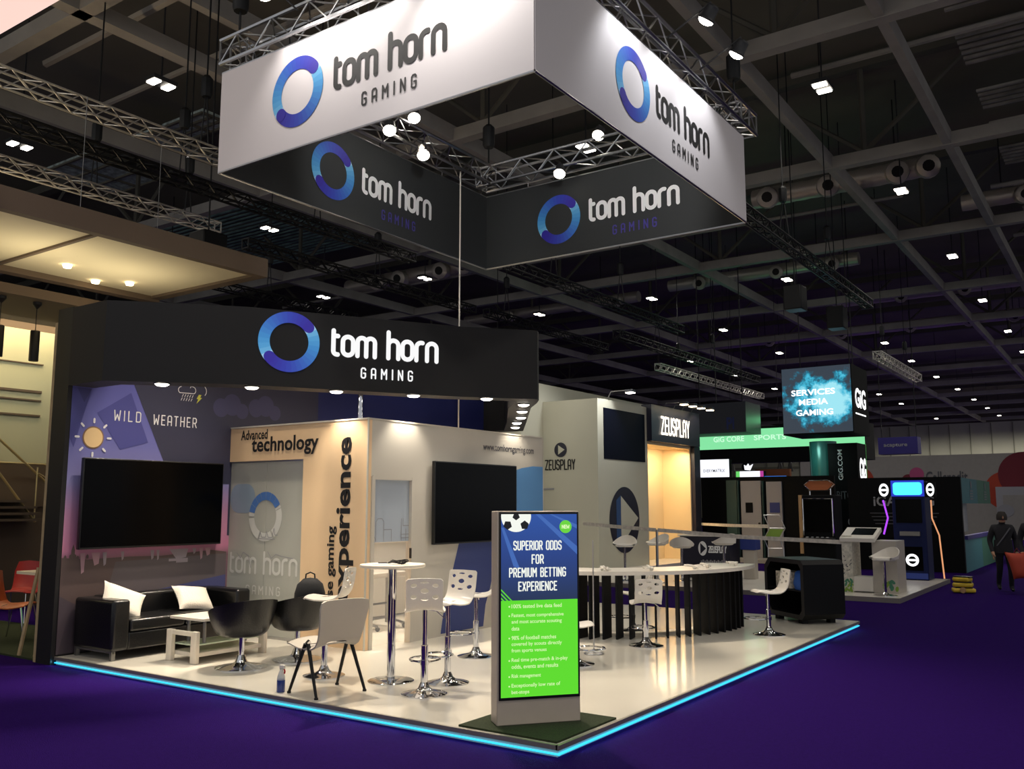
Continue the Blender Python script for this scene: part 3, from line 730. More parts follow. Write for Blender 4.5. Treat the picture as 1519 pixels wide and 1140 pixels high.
# furniture seen through the clear pane
o = thing('folding_table', 'grey folding table on castors seen through the meeting room door', 'table', (-5.0, 3.55, 0))
MB().box(-5.3, -4.7, 3.2, 3.9, .66, .72).build('tabletop', 'grey_plastic', o, bevel=.01)
for y in (3.3, 3.8):
    MB().tube([(-5, y, .05), (-5, y, .66)], .025, 8).tube([(-5.3, y, .06), (-5, y, .12), (-4.7, y, .06)], .018, 8).build('leg', 'steel', o)
for y in (3.3, 3.8):
    for x in (-5.3, -4.7): MB().lathe([(.03, -.012), (.035, 0), (.03, .012)], (x, y, .035), 12, 0, (0, 1, 0)).build('castor', 'bezel', o)
MB().tube([(-5, 3.3, .3), (-5, 3.8, .3)], .014, 8).build('cross_bar', 'bezel', o)
o = thing('sideboard', 'cream sideboard with a pale top inside the meeting room', 'sideboard', (-5.9, 4.6, 0))
MB().box(-6.18, -5.7, 3.9, 5.5, .02, 1.04).build('carcass', 'cube_white', o, smooth=False); MB().box(-6.19, -5.66, 3.88, 5.52, 1.04, 1.08).build('worktop', 'white_lacquer', o, bevel=.005)

# ---- hanging banner and its lighting truss
BX0, BX1, BY0, BY1, BZ0, BZ1 = -5.45, -.95, 1.2, 6.6, 5.5, 6.75
hb = thing('hanging_banner', 'big square hanging banner, white outside and dark inside, with ring logos', 'banner', ((BX0+BX1)/2, (BY0+BY1)/2, BZ0))
def panel(x0, x1, y0, y1, out):
    mb = MB(); h = .012
    if y0 == y1:
        s = -1 if out == '-y' else 1
        mb.box(x0, x1, y0-h, y0, BZ0, BZ1, 0 if s < 0 else 1); mb.box(x0, x1, y0, y0+h, BZ0, BZ1, 1 if s < 0 else 0)
    else:
        s = 1 if out == '+x' else -1
        mb.box(x0-h, x0, y0, y1, BZ0, BZ1, 1 if s > 0 else 0); mb.box(x0, x0+h, y0, y1, BZ0, BZ1, 0 if s > 0 else 1)
    for z in (BZ0, BZ1): mb.tube([(x0, y0, z), (x1, y1, z)], .016, 6, 2)
    return mb.build('fabric_panel', ['banner_white', 'banner_black', 'alu'], hb, smooth=False)
pf = panel(BX0, BX1, BY0, BY0, '-y'); pr = panel(BX1, BX1, BY0, BY1, '+x'); pl = panel(BX0, BX0, BY0, BY1, '-x'); pk = panel(BX0, BX1, BY1, BY1, '+y')
logo(Fr((-4.10, BY0-.012, 6.15), (1, 0, 0)), .41, pf, 'print_black', 'print_black')
logo(Fr((BX1+.012, 3.16, 6.15), (0, 1, 0)), .41, pr, 'print_black', 'print_black')
logo(Fr((BX0+.012, 3.04, 6.1), (0, 1, 0)), .40, pl, 'print_white', 'violet_ink')
logo(Fr((-4.01, BY1-.012, 6.1), (1, 0, 0)), .40, pk, 'print_white', 'violet_ink')
mb = MB()
for p in ((-4.9, 1.2), (-3.2, 1.2), (-1.5, 1.2), (-.95, 2.2), (-.95, 3.9), (-.95, 5.6), (-5.45, 2.3), (-5.45, 5.4), (-4.6, 6.6), (-1.8, 6.6)): mb.tube([(p[0], p[1], BZ1), (p[0], p[1], 6.87)], .008, 5)
mb.build('hanger_hook', 'alu', hb, smooth=False)

tz = 7.0; w_ = .3
lt = thing('lighting_truss', 'square silver box truss directly above the hanging banner', 'truss', (-3.2, 3.9, 6.85))
tx0, tx1, ty0, ty1 = -5.3, -1.0, 1.3, 6.45
for a, b in (((tx0-.15, ty0, tz), (tx1+.15, ty0, tz)), ((tx0-.15, ty1, tz), (tx1+.15, ty1, tz)), ((tx0, ty0, tz), (tx0, ty1, tz)), ((tx1, ty0-.3, tz), (tx1, ty1+.45, tz))):
    truss_side(a, b, w_, .025, .3, .011).build('truss_section', 'alu', lt)
for x, y in ((tx0, ty0), (tx1, ty0), (tx0, ty1), (tx1, ty1)):
    MB().tube([(x, y, tz+.15), (x, y, 13.6)], .014, 6).lathe([(.08, 0), (.1, .05), (.1, .35), (.05, .4)], (x, y, 7.55), 10).build('hoist', 'truss_dark', lt)
def spotlight(x, y, z, tgt, power, col, ang, lab, mount=None, glow='lamp_glow'):
    o = thing('truss_spotlight', lab, 'spotlight', (x, y, z), 'spotlights on the banner truss')
    p = V((x, y, z)); ax = (V(tgt)-p).normalized()
    h = MB().lathe([(.05, -.16), (.075, -.14), (.085, -.02), (.1, 0), (.1, .02), (.085, .02)], p, 20, 0, ax); h = h.build('housing', 'light_body', o)
    MB().lathe([(.092, .012), (.085, .04), (.05, .065), (0, .075)], p, 20, 0, ax).build('lens', glow, h)
    mnt = V(mount or (x, y, 6.88))
    MB().tube([p-ax*.08, p-ax*.1+V((0, 0, .1)), mnt], .012, 6).build('arm', 'light_body', o)
    lamp('SPOT', 'spotlight_beam', p+ax*.1, power, col, tgt, .08, ang, .6)
WARM, COOL = (1, .86, .68), (.93, .96, 1)
spotlight(-5.05, 4.25, 7.22, (-1.9, 1.4, 0), 1150, WARM, 75, 'upper bright lamp on the left rear truss, above the dark banner', (-5.15, 4.25, 7.1))
spotlight(-4.95, 3.62, 6.78, (-2.2, .8, 0), 850, WARM, 75, 'small lamp at the front end of the left rear truss beside the upper one')
spotlight(-4.95, 4.35, 6.66, (-1.8, 2.0, 0), 850, WARM, 80, 'lamp hanging lowest beneath the left rear truss')
spotlight(-3.11, 6.3, 7.2, (-2.4, 1.4, 0), 380, WARM, 75, 'upper bright lamp on the right rear truss', (-3.11, 6.35, 7.12))
spotlight(-3.78, 6.25, 6.72, (-2.8, 2.6, 0), 300, WARM, 80, 'lamp hanging beneath the right rear truss near the inner corner')
spotlight(-4.35, 1.62, 6.72, (-4.5, .35, 0), 1300, WARM, 62, 'added lamp hidden on the front truss, brightening the lounge corner', (-4.35, 1.45, 6.9))  # added fill lamp, out of sight, lifts the lounge floor and sofa
spotlight(-2.0, 1.72, 6.72, (-5.4, 4.4, 6.0), 260, (1, .97, .93), 60, 'added unseen lamp on the front truss, brightening the left dark banner face', (-2.0, 1.45, 6.9))  # added out of sight to brighten the left inner panel and its lettering
spotlight(-1.4, 3.4, 6.72, (-3.0, 6.58, 6.0), 230, (1, .97, .93), 62, 'added unseen lamp on the right truss, brightening the rear dark banner face', (-1.15, 3.4, 6.9))  # unseen extra lamp put in to brighten the rear inner panel
for x, lab in ((-4.1, 'leftmost lamp above the white banner front'), (-3.55, 'second lamp from the left above the white banner front'), (-2.9, 'third lamp from the left above the white banner front'), (-1.8, 'lamp above the white banner front nearest its right corner')):
    spotlight(x, .70, 7.08, (x+.1, 1.2, 6.3), 120 if x > -2 else 30, (1, .95, .9), 110, lab, (x, 1.15, 7.1))
for y, lab in ((2.9, 'nearest lamp above the right banner face'), (3.9, 'middle lamp above the right banner face'), (4.85, 'farthest lamp above the right banner face')):
    spotlight(-.36, y, 7.08, (-.95, y+.1, 6.3), 42, COOL, 105, lab, (-.85, y, 7.0))
o = thing('drop_cable', 'thin white cable hanging from the banner truss down behind the black header', 'cable', (-5.25, 5.62, 2))
MB().tube([(-5.25, 5.62, 2), (-5.25, 5.62, 6.86)], .012, 8).build('cable', 'cable_white', o)

# ---------------------------------------------------------------- furniture
# sofa (modelled in place)
so = thing('leather_sofa', 'black leather two-seat sofa under the wall television', 'sofa', (-5.79, 1.02, 0))
SX0, SX1, SY0, SY1 = -6.16, -5.43, .15, 1.9
MB().box(SX0, SX1, SY0, SY0+.2, .09, .605).build('armrest', 'black_leather', so, bevel=.035, seg=4)
MB().box(SX0, SX1, SY1-.2, SY1, .09, .605).build('armrest', 'black_leather', so, bevel=.035, seg=4)
MB().box(SX0, SX0+.2, SY0+.195, SY1-.195, .09, .615).build('backrest', 'black_leather', so, bevel=.035, seg=4)
MB().box(SX0+.19, SX1-.015, SY0+.195, SY1-.195, .09, .27).build('base', 'black_leather', so, bevel=.02)
for k in range(2):
    y0 = SY0+.2+k*.675; MB().box(SX0+.2, SX1, y0+.003, y0+.672, .27, .4).build('seat_cushion', 'black_leather', so, bevel=.035, seg=4)
for x in (SX0+.04, SX1-.04):
    for y in (SY0+.04, SY1-.04): MB().box(x-.02, x+.02, y-.02, y+.02, 0, .1).build('leg', 'steel', so)
for y in (SY0+.03, SY1-.05): MB().box(SX0+.02, SX1-.02, y, y+.02, .07, .09).build('leg_rail', 'steel', so)
def cushion(c, rz, rx, w, h, lab, tw=0):
    o = thing('sofa_cushion', lab, 'cushion', c, 'white cushions on the black sofa')
    rot = M.Rotation(rz, 3, 'Z') @ M.Rotation(rx, 3, 'X') @ M.Rotation(tw, 3, 'Z')
    f = Fr(c, rot @ V((1, 0, 0)), rot @ V((0, 1, 0))); pillow(MB(), f, w, h, .13).build('cover', 'cushion_cloth', o, angle=1.2)
cushion((-5.78, .47, .55), R(90), R(58), .48, .36, 'white cushion tilted behind the near armrest of the black sofa', R(-27))
cushion((-5.74, 1.33, .52), R(90), R(42), .44, .36, 'white cushion leaning in the far corner of the black sofa', R(-10))

# coffee table
ct = thing('coffee_table', 'low white coffee table with pale green glass shelf in front of the sofa', 'coffee table', (-4.83, 1.0, 0))
for y in (.56, 1.42):
    for x in (-5.03, -4.63): MB().box(x-.045, x+.045, y-.025, y+.025, 0, .315).build('leg', 'white_lacquer', ct, bevel=.008)
    MB().box(-4.985, -4.675, y-.022, y+.022, .265, .31).build('cross_rail', 'white_lacquer', ct, bevel=.006)
MB().box(-5.0, -4.66, .585, 1.395, .165, .18).build('glass_shelf', 'glass_green', ct, bevel=.003)
MB().box(-5.03, -4.62, .585, 1.395, .06, .1).build('lower_board', 'white_lacquer', ct, bevel=.005)
for x in (-4.96, -4.7):
    for y in (.72, 1.26): MB().tube([(x, y, .18), (x, y, .415)], .018, 10).build('post', 'steel', ct)
MB().prism(rrect(-5.1, -4.55, .58, 1.4, .02), Fr((0, 0, 0), (1, 0, 0), (0, 1, 0)), .415, .44).build('tabletop', 'white_lacquer', ct, smooth=False)

# black tub armchair, modelled facing +Y
def tub_chair(lab):
    o = thing('tub_armchair', lab, 'armchair', (0, 0, 0), 'black tub armchairs in the lounge corner')
    nth, ns = 40, 10; mb = MB(); vs = []; fs = []
    def top(th): return .40+.275*(.5+.5*cos(th))**.55
    def ring_pt(th, s, inset):
        z = .31+(top(th)-.31)*s
        r = (.20+.13*min(1, s*1.0)**.5)-inset
        return (r*1.0*sin(th), -r*cos(th)*1.02, z)
    rows_ = [[ring_pt(2*pi*k/nth, j/ns, 0) for k in range(nth)] for j in range(ns+1)]
    inn = []
    for j in range(ns, -1, -1):
        rw = []
        for k in range(nth):
            th = 2*pi*k/nth; s = j/ns; p = ring_pt(th, s, .05); z = .40+(top(th)-.40)*s
            rw.append((p[0], p[1], z-.004 if j == ns else z))
        inn.append(rw)
    allr = rows_+inn
    for rw in allr: vs += rw
    for j in range(len(allr)-1):
        for k in range(nth): fs.append((j*nth+k, j*nth+(k+1) % nth, (j+1)*nth+(k+1) % nth, (j+1)*nth+k))
    fs.append(tuple(range(nth-1, -1, -1)))
    mb.add(vs, fs); mb.build('shell', 'black_leather', o, local=True, angle=1.0)
    MB().lathe([(0, .38), (.2, .38), (.235, .40), (.24, .425), (.22, .445), (0, .45)], n=30).build('seat_cushion', 'black_leather', o, local=True, angle=1)
    MB().lathe([(.09, .30), (.09, .315)], n=20).lathe([(.027, .05), (.027, .31)], n=16).build('column', 'chrome', o, local=True)
    MB().lathe([(.25, 0), (.25, .008), (.2, .02), (.1, .035), (.06, .055), (.045, .09), (.035, .12), (.027, .122)], n=40).build('base', 'chrome', o, local=True)
    return o
t1 = tub_chair('black tub armchair facing the sofa, nearest the coffee table'); t1.location = (-4.088, .70, 0); t1.rotation_euler = (0, 0, face_angle(-.97, .2))
dup(t1, (-3.985, 1.33, 0), face_angle(-.99, .12), 'black tub armchair with a backpack on its seat')
bp = thing('backpack', 'black backpack with a top loop propped in the farther tub armchair', 'backpack', (-3.92, 1.42, .45))
f = Fr((-3.92, 1.42, .45), (.83, .56, 0))
mb = MB(); prof = [(.15, .10, 0), (.16, .12, .1), (.155, .115, .22), (.13, .09, .31), (.07, .05, .365), (.0, .0, .375)]
vs = []; nn_ = 20
for a_, b_, z in prof:
    for k in range(nn_):
        t = 2*pi*k/nn_; cx_ = abs(cos(t))**.7*(1 if cos(t) > 0 else -1); sy_ = abs(sin(t))**.7*(1 if sin(t) > 0 else -1)
        vs.append(f(a_*cx_, z, b_*sy_))
mb.add(vs, [(j*nn_+k, j*nn_+(k+1) % nn_, (j+1)*nn_+(k+1) % nn_, (j+1)*nn_+k) for j in range(len(prof)-1) for k in range(nn_)]+[tuple(range(nn_-1, -1, -1))])
mb.build('body', 'black_fabric', bp, angle=1.2)
MB().fbox(f, -.1, .1, .04, .18, .1, .15).build('front_pocket', 'black_fabric', bp, bevel=.02)
MB().tube([f(-.05, .35, 0), f(-.045, .41, 0), f(0, .43, 0), f(.045, .41, 0), f(.05, .35, 0)], .008, 6).build('grab_loop', 'black_fabric', bp)

# white moulded bar stool, modelled facing +Y
def blob(cx, cy, rx, ry, rot=0, n=12, sq=0):
    return [(cx+rx*cos(t)*cos(rot)-ry*sin(t)*sin(rot), cy+rx*cos(t)*sin(rot)+ry*sin(t)*cos(rot)) for t in [2*pi*k/n for k in range(n)]]
spath = spline([(.19, -.03), (.16, .0), (.05, -.01), (-.08, -.012), (-.15, .012), (-.185, .075), (-.2, .15), (-.215, .25)], 5)
sout = [(-.15, .02), (-.11, .0), (.11, 0), (.15, .02), (.175, .25), (.17, .48), (.155, .58), (.155, .97), (.14, .995), (0, 1.0), (-.14, .995), (-.155, .97), (-.155, .58), (-.17, .48), (-.175, .25)]
shole = [blob(0, .945, .036, .014), blob(0, .83, .036, .035), blob(0, .715, .032, .018), blob(.092, .905, .026, .026, .6), blob(-.092, .905, .026, .026, -.6), blob(.092, .75, .026, .03, -.5), blob(-.092, .75, .026, .03, .5)]
STOOL_SHELL = shell(sout, shole, spath, .012, .025, 'seat_shell'); STOOL_SHELL.materials.append(m_('white_plastic'))
def bar_stool(h, lab, loc, rz, foot=True, bh=1, grp='white moulded bar stools on the stand'):
    o = thing('bar_stool', lab, 'bar stool', loc, grp)
    s = link('seat_shell', STOOL_SHELL, o, local=True); s.location = (0, 0, h)
    cl = MB().lathe([(.07, h-.022), (.07, h-.014)], n=16).lathe([(.03, .08), (.03, h*.55), (.02, h*.56), (.02, h-.02)], n=16); cl = cl.build('column', 'chrome', o, local=True)
    MB().lathe([(.195, 0), (.195, .008), (.16, .018), (.08, .034), (.05, .055), (.04, .08), (.03, .1)], n=40).build('base', 'chrome', o, local=True)
    fr = [(.13*sin(t), .02+.145*(-cos(t))+.14, h*.36) for t in [2*pi*k/24 for k in range(24)]]
    if foot: MB().tube(fr, .010, 8, closed=True).tube([(0, .0, h*.36), (0, .05, h*.36)], .012, 8).lathe([(.037, h*.36-.02), (.037, h*.36+.02)], n=14).build('footrest', 'chrome', cl, local=True)
    MB().tube([(.02, 0, h-.03), (.1, -.02, h-.04), (.17, -.03, h-.1)], .006, 6).build('lift_lever', 'chrome', cl, local=True)
    o.rotation_euler = (0, 0, rz); return o
bar_stool(.725, 'white bar stool with its perforated back to the camera, nearest the totem screen', (-1.79, .75, 0), face_angle(-.62, .78))
bar_stool(.735, 'white bar stool facing the camera beside the chrome bar table', (-1.93, 1.24, 0), face_angle(.05, -1))
bar_stool(.67, 'white bar stool half hidden behind the left edge of the totem screen', (-2.58, 2.53, 0), face_angle(-.8, -.6))
bar_stool(.51, 'white bar stool with its perforated back to the camera before the slatted counter', (-1.425, 4.2, 0), face_angle(-.6, .8))
bar_stool(.5, 'white bar stool behind the slats of the counter', (-2.1, 5.2, 0), face_angle(-.75, -.66))
bar_stool(.55, 'white bar stool in front of the black rounded cabinet', (-.574, 5.86, 0), face_angle(-.78, -.63))
bar_stool(.42, 'white bar stool mostly hidden behind the right edge of the totem screen', (-1.48, 2.72, 0), face_angle(.75, .66))
bar_stool(.745, 'white bar stool seen sideways behind the grey plastic chair', (-3.09, .85, 0), face_angle(-.9, -.43), False)

# round bar table
bt = thing('bar_table', 'round white-topped bar table on a chrome column', 'bar table', (-2.41, 1.02, 0))
MB().lathe([(0, 1.012), (.29, 1.012), (.302, 1.022), (.302, 1.032), (.297, 1.04), (0, 1.04)], (-2.41, 1.02, 0), 48).build('tabletop', 'white_lacquer', bt)
MB().lathe([(.14, 1.0), (.14, 1.012)], (-2.41, 1.02, 0), 24).build('mounting_plate', 'bezel', bt)
MB().lathe([(.037, .015), (.037, 1.003)], (-2.41, 1.02, 0), 24).build('column', 'chrome', bt)
MB().lathe([(.21, 0), (.21, .006), (.2, .012), (.04, .018)], (-2.41, 1.02, 0), 48).build('base', 'chrome', bt)
o = thing('leaflet', 'white leaflet lying on the chrome bar table', 'leaflet', (-2.42, 1.02, 1.041))
MB().fbox(Fr((-2.44, 1.0, 1.041), (.9, .43, 0), (-.43, .9, 0)), -.13, .13, -.09, .09, 0, .004).build('sheet', 'paper', o)
o = thing('cable_bundle', 'coiled black cable lying on the white leaflet on the bar table', 'cable', (-2.4, 1.03, 1.046))
mb = MB()
for q in range(4):
    mb.tube([(-2.38+.015*q+(.10-.01*q)*cos(t), 1.04+(.05+.01*q)*sin(t), 1.052+.007*q+.006*sin(3*t+q)) for t in [2*pi*k/22 for k in range(22)]], .005, 6, closed=True)
mb.tube([(-2.46, 1.0, 1.052), (-2.53, .96, 1.05), (-2.56, .99, 1.05)], .005, 6).build('coil', 'black_fabric', o)

# grey plastic chair with splayed legs, facing the sofa
gc = thing('plastic_chair', 'pale grey plastic chair with dark splayed legs, back to the camera', 'chair', (-2.53, .35, 0))
gpath = spline([(.32, .405), (.28, .44), (.14, .425), (0, .415), (-.1, .43), (-.145, .52), (-.175, .65), (-.195, .79)], 5)
gout = [(-.2, .03), (-.15, 0), (.15, 0), (.2, .03), (.215, .3), (.2, .5), (.2, .62), (.225, .93), (.215, .985), (.17, 1.0), (-.17, 1.0), (-.215, .985), (-.225, .93), (-.2, .62), (-.2, .5), (-.215, .3)]
me = shell(gout, [rrect(-.1, .1, .515, .56, .02, 4)], gpath, .012, .04, 'seat_shell'); me.materials.append(m_('grey_plastic'))
s = link('seat_shell', me, gc, local=True)
MB().tube([(-.2, -.205, .775), (0, -.185, .778), (.2, -.205, .775)], .01, 6).build('top_rail', 'white_plastic', gc, local=True)
for sx in (-1, 1):
    for dy, y1 in ((-.02, -.2), (.02, .2)):
        MB().tube([(sx*.215, dy, .42), (sx*.245, y1, .012)], [.017, .012], 8).lathe([(.017, 0), (.017, .016)], (sx*.245, y1, 0), 10).build('leg', 'truss_dark', gc, local=True)
MB().tube([(-.215, 0, .405), (.215, 0, .405)], .014, 8).tube([(-.215, 0, .42), (-.19, 0, .44)], .02, 8).tube([(.215, 0, .42), (.19, 0, .44)], .02, 8).build('under_frame', 'chrome', gc, local=True)
gc.rotation_euler = (0, 0, face_angle(-1, .16)); s.scale.x = 1.12

# spray bottle
sb = thing('spray_bottle', 'spray bottle of blue cleaner with red trigger on the stand floor', 'bottle', (-2.86, .13, 0))
def at_(p): return [(a, b) for a, b in p]
MB().lathe([(.032, 0), (.035, .005), (.035, .1), (.03, .105)], (-2.86, .13, 0), 20).build('liquid', 'bottle_blue', sb)
MB().lathe([(.0355, .1), (.034, .12), (.022, .16), (.014, .175), (.014, .19)], (-2.86, .13, 0), 20).build('bottle', 'bottle_clear', sb)
MB().box(-2.875, -2.82, .118, .142, .19, .225).build('spray_head', 'white_plastic', sb, bevel=.006)
MB().tube([(-2.83, .13, .195), (-2.815, .13, .175), (-2.82, .13, .155)], .007, 6).build('trigger', 'red', sb)

# ---- totem screen on its grass mat
gm = thing('grass_mat', 'square of artificial grass at the front corner of the stand', 'mat', (-.43, .45, 0))
MB().prism([(-.86, .03), (-.03, .03), (-.03, .87), (-.86, .87)], Fr((0, 0, 0), (1, 0, 0), (0, 1, 0)), .001, .014).build('turf', 'grass', gm, smooth=False)
TU = V((.4, .486, 0)).normalized(); TO = V((-.60, .14, .014)); TW, TD, TH = .635, .17, 1.52
tf = Fr(TO, TU)
to = thing('totem_display', 'freestanding totem display with a blue and green betting advert', 'digital totem', (-.45, .45, .014))
MB().fbox(tf, 0, TW, 0, TH, -TD, 0).build('case', 'totem_case', to, bevel=.006)
MB().fbox(tf, .012, TW-.005, .175, TH-.006, 0, .012).build('screen_frame', 'totem_black', to, bevel=.003)
sx0, sx1, sy0, sy1, sm = .026, TW-.02, .195, TH-.022, .875
D = .0125
scr = MB().poly([(sx0, sm), (sx1, sm), (sx1, sy1), (sx0, sy1)], tf, D, 0).poly([(sx0, sy0), (sx1, sy0), (sx1, sm), (sx0, sm)], tf, D, 1).build('screen', ['scr_blue', 'scr_green'], to, smooth=False)
mb = MB()
for p in ([(sx0, 1.40), (sx0+.02, 1.40), (.17, 1.1), (.12, 1.12)], [(.29, sy1), (.325, sy1), (sx1, 1.26), (sx1, 1.2)], [(.40, sy1), (.42, sy1), (sx1, 1.42), (sx1, 1.39)]): mb.poly(p, tf, D+.001, 0)
mb.build('light_ray_graphic', 'scr_ray', scr, smooth=False)
mb = MB(); bc = (.14, sy1-.015); br = .115
ball = [(bc[0]+br*cos(a), min(sy1, bc[1]+br*sin(a))) for a in [2*pi*k/40 for k in range(40)]]
mb.poly(ball, tf, D+.002, 0)
def pent(cx, cy, r, a0): return [(cx+r*cos(a0+2*pi*k/5), min(sy1, cy+r*sin(a0+2*pi*k/5))) for k in range(5)]
mb.poly(pent(bc[0], bc[1]+.0, .03, -pi/2), tf, D+.003, 1); mb.poly(pent(bc[0]-.065, bc[1]-.065, .034, .9), tf, D+.003, 1); mb.poly(pent(bc[0]+.065, bc[1]-.065, .034, .3), tf, D+.003, 1)
mb.build('football_graphic', ['scr_white', 'scr_black'], scr, smooth=False)
mb = MB(); mb.disc(tf, .525, 1.405, .048, d=D+.002, m=0); stroke_text(mb, 'NEW', tf, .525, 1.39, .03, .062, .007, CAPS, .2, D+.003, 1, 'c')
mb.build('badge_graphic', ['scr_badge', 'scr_palegreen'], scr, smooth=False)
for txt, y, w in (('SUPERIOR ODDS', 1.235, .375), ('FOR', 1.135, .095), ('PREMIUM BETTING', 1.04, .44), ('EXPERIENCE', .94, .30)):
    stroke_text(MB(), txt, tf, (sx0+sx1)/2-.015, y, .07, w, .0092, CAPS, .3, D+.003, 0, 'c').build('headline_lettering', 'scr_white', scr, smooth=False)
for k in range(3): MB().poly([(sx0, sm+.085-.03*k), (sx0, sm+.073-.03*k), (sx0+.073-.03*k, sm), (sx0+.085-.03*k, sm)], tf, D+.002).build('stripe_graphic', 'scr_green', scr, smooth=False)
yy = .82
for lines in (['100% tested live data feed'], ['Fastest, most comprehensive', 'and most accurate scouting', 'data'], ['98% of football matches', 'covered by scouts directly', 'from sports venues'], ['Real time pre-match & in-play', 'odds, events and results'], ['Risk management'], ['Exceptionally low rate of', 'bet-stops']):
    MB().disc(tf, .088, yy+.012, .006, d=D+.002, n=10).build('bullet_graphic', 'scr_palegreen', scr, smooth=False)
    for t in lines:
        font_text(t, tf, .105, yy-.004 if any(q in t for q in 'pgy,') else yy, 'body_lettering', 'scr_palegreen', scr, len(t)*.0148, .034 if any(q in t for q in 'pgy,') else .029, .012, D+.002); yy -= .0455
    yy -= .021
lamp('AREA', 'totem_screen_light', tf(.32, .85, .05), 3.0, (.6, 1, .45), tf(.32, .7, 2), .5, size_y=.9)

# ---- curved slatted counter
CX, CY, CR = -3.09, 6.07, 2.02
bc_ = thing('slatted_counter', 'curved white-topped counter with black upright fins', 'counter', (CX+1.4, CY-1.1, 0))
a0, a1 = R(-92), R(9)
def arcpts(r, n=40, s=0, e=1): return [(CX+r*cos(a0+s+(a1-a0+e-s)*k/n), CY+r*sin(a0+s+(a1-a0+e-s)*k/n)) for k in range(n+1)]
def crescent(r0, r1, z0, z1, aa=a0, ab=a1, n=44):
    mb = MB(); vs = []
    for k in range(n+1):
        a = aa+(ab-aa)*k/n
        vs += [(CX+r*cos(a), CY+r*sin(a), z) for r, z in ((r0, z0), (r1, z0), (r1, z1), (r0, z1))]
    fs = [(4*k+i, 4*k+(i+1) % 4, 4*k+4+(i+1) % 4, 4*k+4+i) for k in range(n) for i in range(4)]+[(3, 2, 1, 0), (4*n, 4*n+1, 4*n+2, 4*n+3)]
    return mb.add(vs, fs)
crescent(1.5, 2.16, .755, .80, a0, a1+.12).build('countertop', 'counter_white', bc_, angle=.4)
crescent(1.55, 1.72, .0, .03).build('plinth', 'counter_white', bc_, angle=.4)
for k in range(23):
    a = a0+.02+(a1-a0-.02)*k/22
    e = a-R(25); f = Fr((CX+2.02*cos(a), CY+2.02*sin(a), 0), (cos(e), sin(e), 0)); MB().fbox(f, -.24, 0, 0, .755, -.011, .011).build('fin', 'fin_black', bc_, smooth=False)
def coil(x, y, s, lab):
    o = thing('white_cable_coil', lab, 'cable', (x, y, .8), 'loose white cables on the counter')
    mb = MB(); rnd = random.Random(int(x*100)+int(y*57))
    pts = [(x+s*rnd.uniform(-1, 1), y+s*rnd.uniform(-1, 1), .812+rnd.uniform(0, .05)) for _ in range(9)]
    mb.tube(spline(pts, 5), .009, 6).build('cable', 'cable_white', o)
    MB().lathe([(.02, 0), (.025, .02), (.022, .04), (.01, .045)], (x+s*.4, y, .802), 10).build('plug', 'cable_white', o)
coil(-2.02, 4.35, .07, 'small pile of white cable at the left end of the slatted counter')
coil(-1.62, 4.72, .07, 'white cable pile on the counter above the perforated stool')
coil(-1.28, 5.2, .08, 'white cable pile in the middle of the slatted counter')
coil(-1.22, 5.45, .09, 'largest white cable pile right of the middle of the counter')
coil(-1.08, 6.05, .08, 'white cable pile at the right end of the slatted counter')
o = thing('wire_stand', 'thin pole on a wire ring base beside the right edge of the totem screen', 'stand', (-1.62, 3.35, 0))
MB().tube([(-1.62, 3.35, .02), (-1.62, 3.35, 1.2)], .008, 8).build('pole', 'alu', o); MB().tube([(-1.62+.1*cos(t), 3.35+.1*sin(t), .012) for t in [2*pi*k/20 for k in range(20)]], .008, 6, closed=True).tube([(-1.72, 3.35, .015), (-1.52, 3.35, .015)], .006, 6).build('ring_base', 'alu', o)

# ---- black rounded cabinet
A_, B_ = V((-1.22, 7.62, 0)), V((-.47, 6.97, 0)); U_ = (B_-A_).normalized(); wd = (B_-A_).length
cf = Fr(A_, U_)
cb = thing('open_cabinet', 'black cabinet with chamfered corners and an open front at the end of the stand', 'cabinet', (-.6, 7.4, 0))
ch = .12; H0, H1 = .06, .845
oct_ = [(ch, H0), (wd-ch*.6, H0), (wd, H0+ch*.6), (wd, H1-ch*.5), (wd-ch*.5, H1), (ch, H1), (0, H1-ch), (0, H0+ch)]
def inset(pts, k, c): return [(c[0]+(x-c[0])*k, c[1]+(y-c[1])*(k-.01)) for x, y in pts]
cc_ = (wd/2, (H0+H1)/2); inn_ = inset(oct_, .86, cc_)
mb = MB(); n8 = 8; DP = -.62
vs = [cf(x, y, 0) for x, y in oct_]+[cf(x, y, 0) for x, y in inn_]+[cf(x, y, DP) for x, y in oct_]+[cf(x, y, DP+.03) for x, y in inn_]
for i in range(n8):
    j = (i+1) % n8
    mb_f = [(i, j, 8+j, 8+i)]; mb.add([], [], 0)
fs = [(i, (i+1) % 8, 8+(i+1) % 8, 8+i) for i in range(8)]; fo = [(i, 16+i, 16+(i+1) % 8, (i+1) % 8) for i in range(8)]; fi = [(8+i, 8+(i+1) % 8, 24+(i+1) % 8, 24+i) for i in range(8)]
mb = MB(); mb.v = [tuple(v) for v in vs]; mb.f = fs+fo+fi+[tuple(range(16, 24))[::-1], tuple(range(24, 32))]; mb.mi = [1]*8+[0]*8+[0]*8+[0, 0]
mb.build('body', ['cabinet_black', 'cabinet_rim'], cb, smooth=False)
MB().fbox(cf, .06, wd-.06, .42, .44, -.55, -.02).build('shelf', 'cabinet_black', cb, smooth=False)
for x in (.2, wd-.2):
    for d in (-.1, DP+.1): MB().fbox(cf, x-.05, x+.05, 0, .062, d-.04, d+.04).build('foot', 'cabinet_black', cb, smooth=False)
o = thing('speckled_box', 'speckled cardboard box on the shelf of the black cabinet', 'box', cf(.38, .44, -.2))
MB().fbox(cf, .2, .58, .441, .66, -.32, -.06).build('carton', 'speckle', o, bevel=.004)
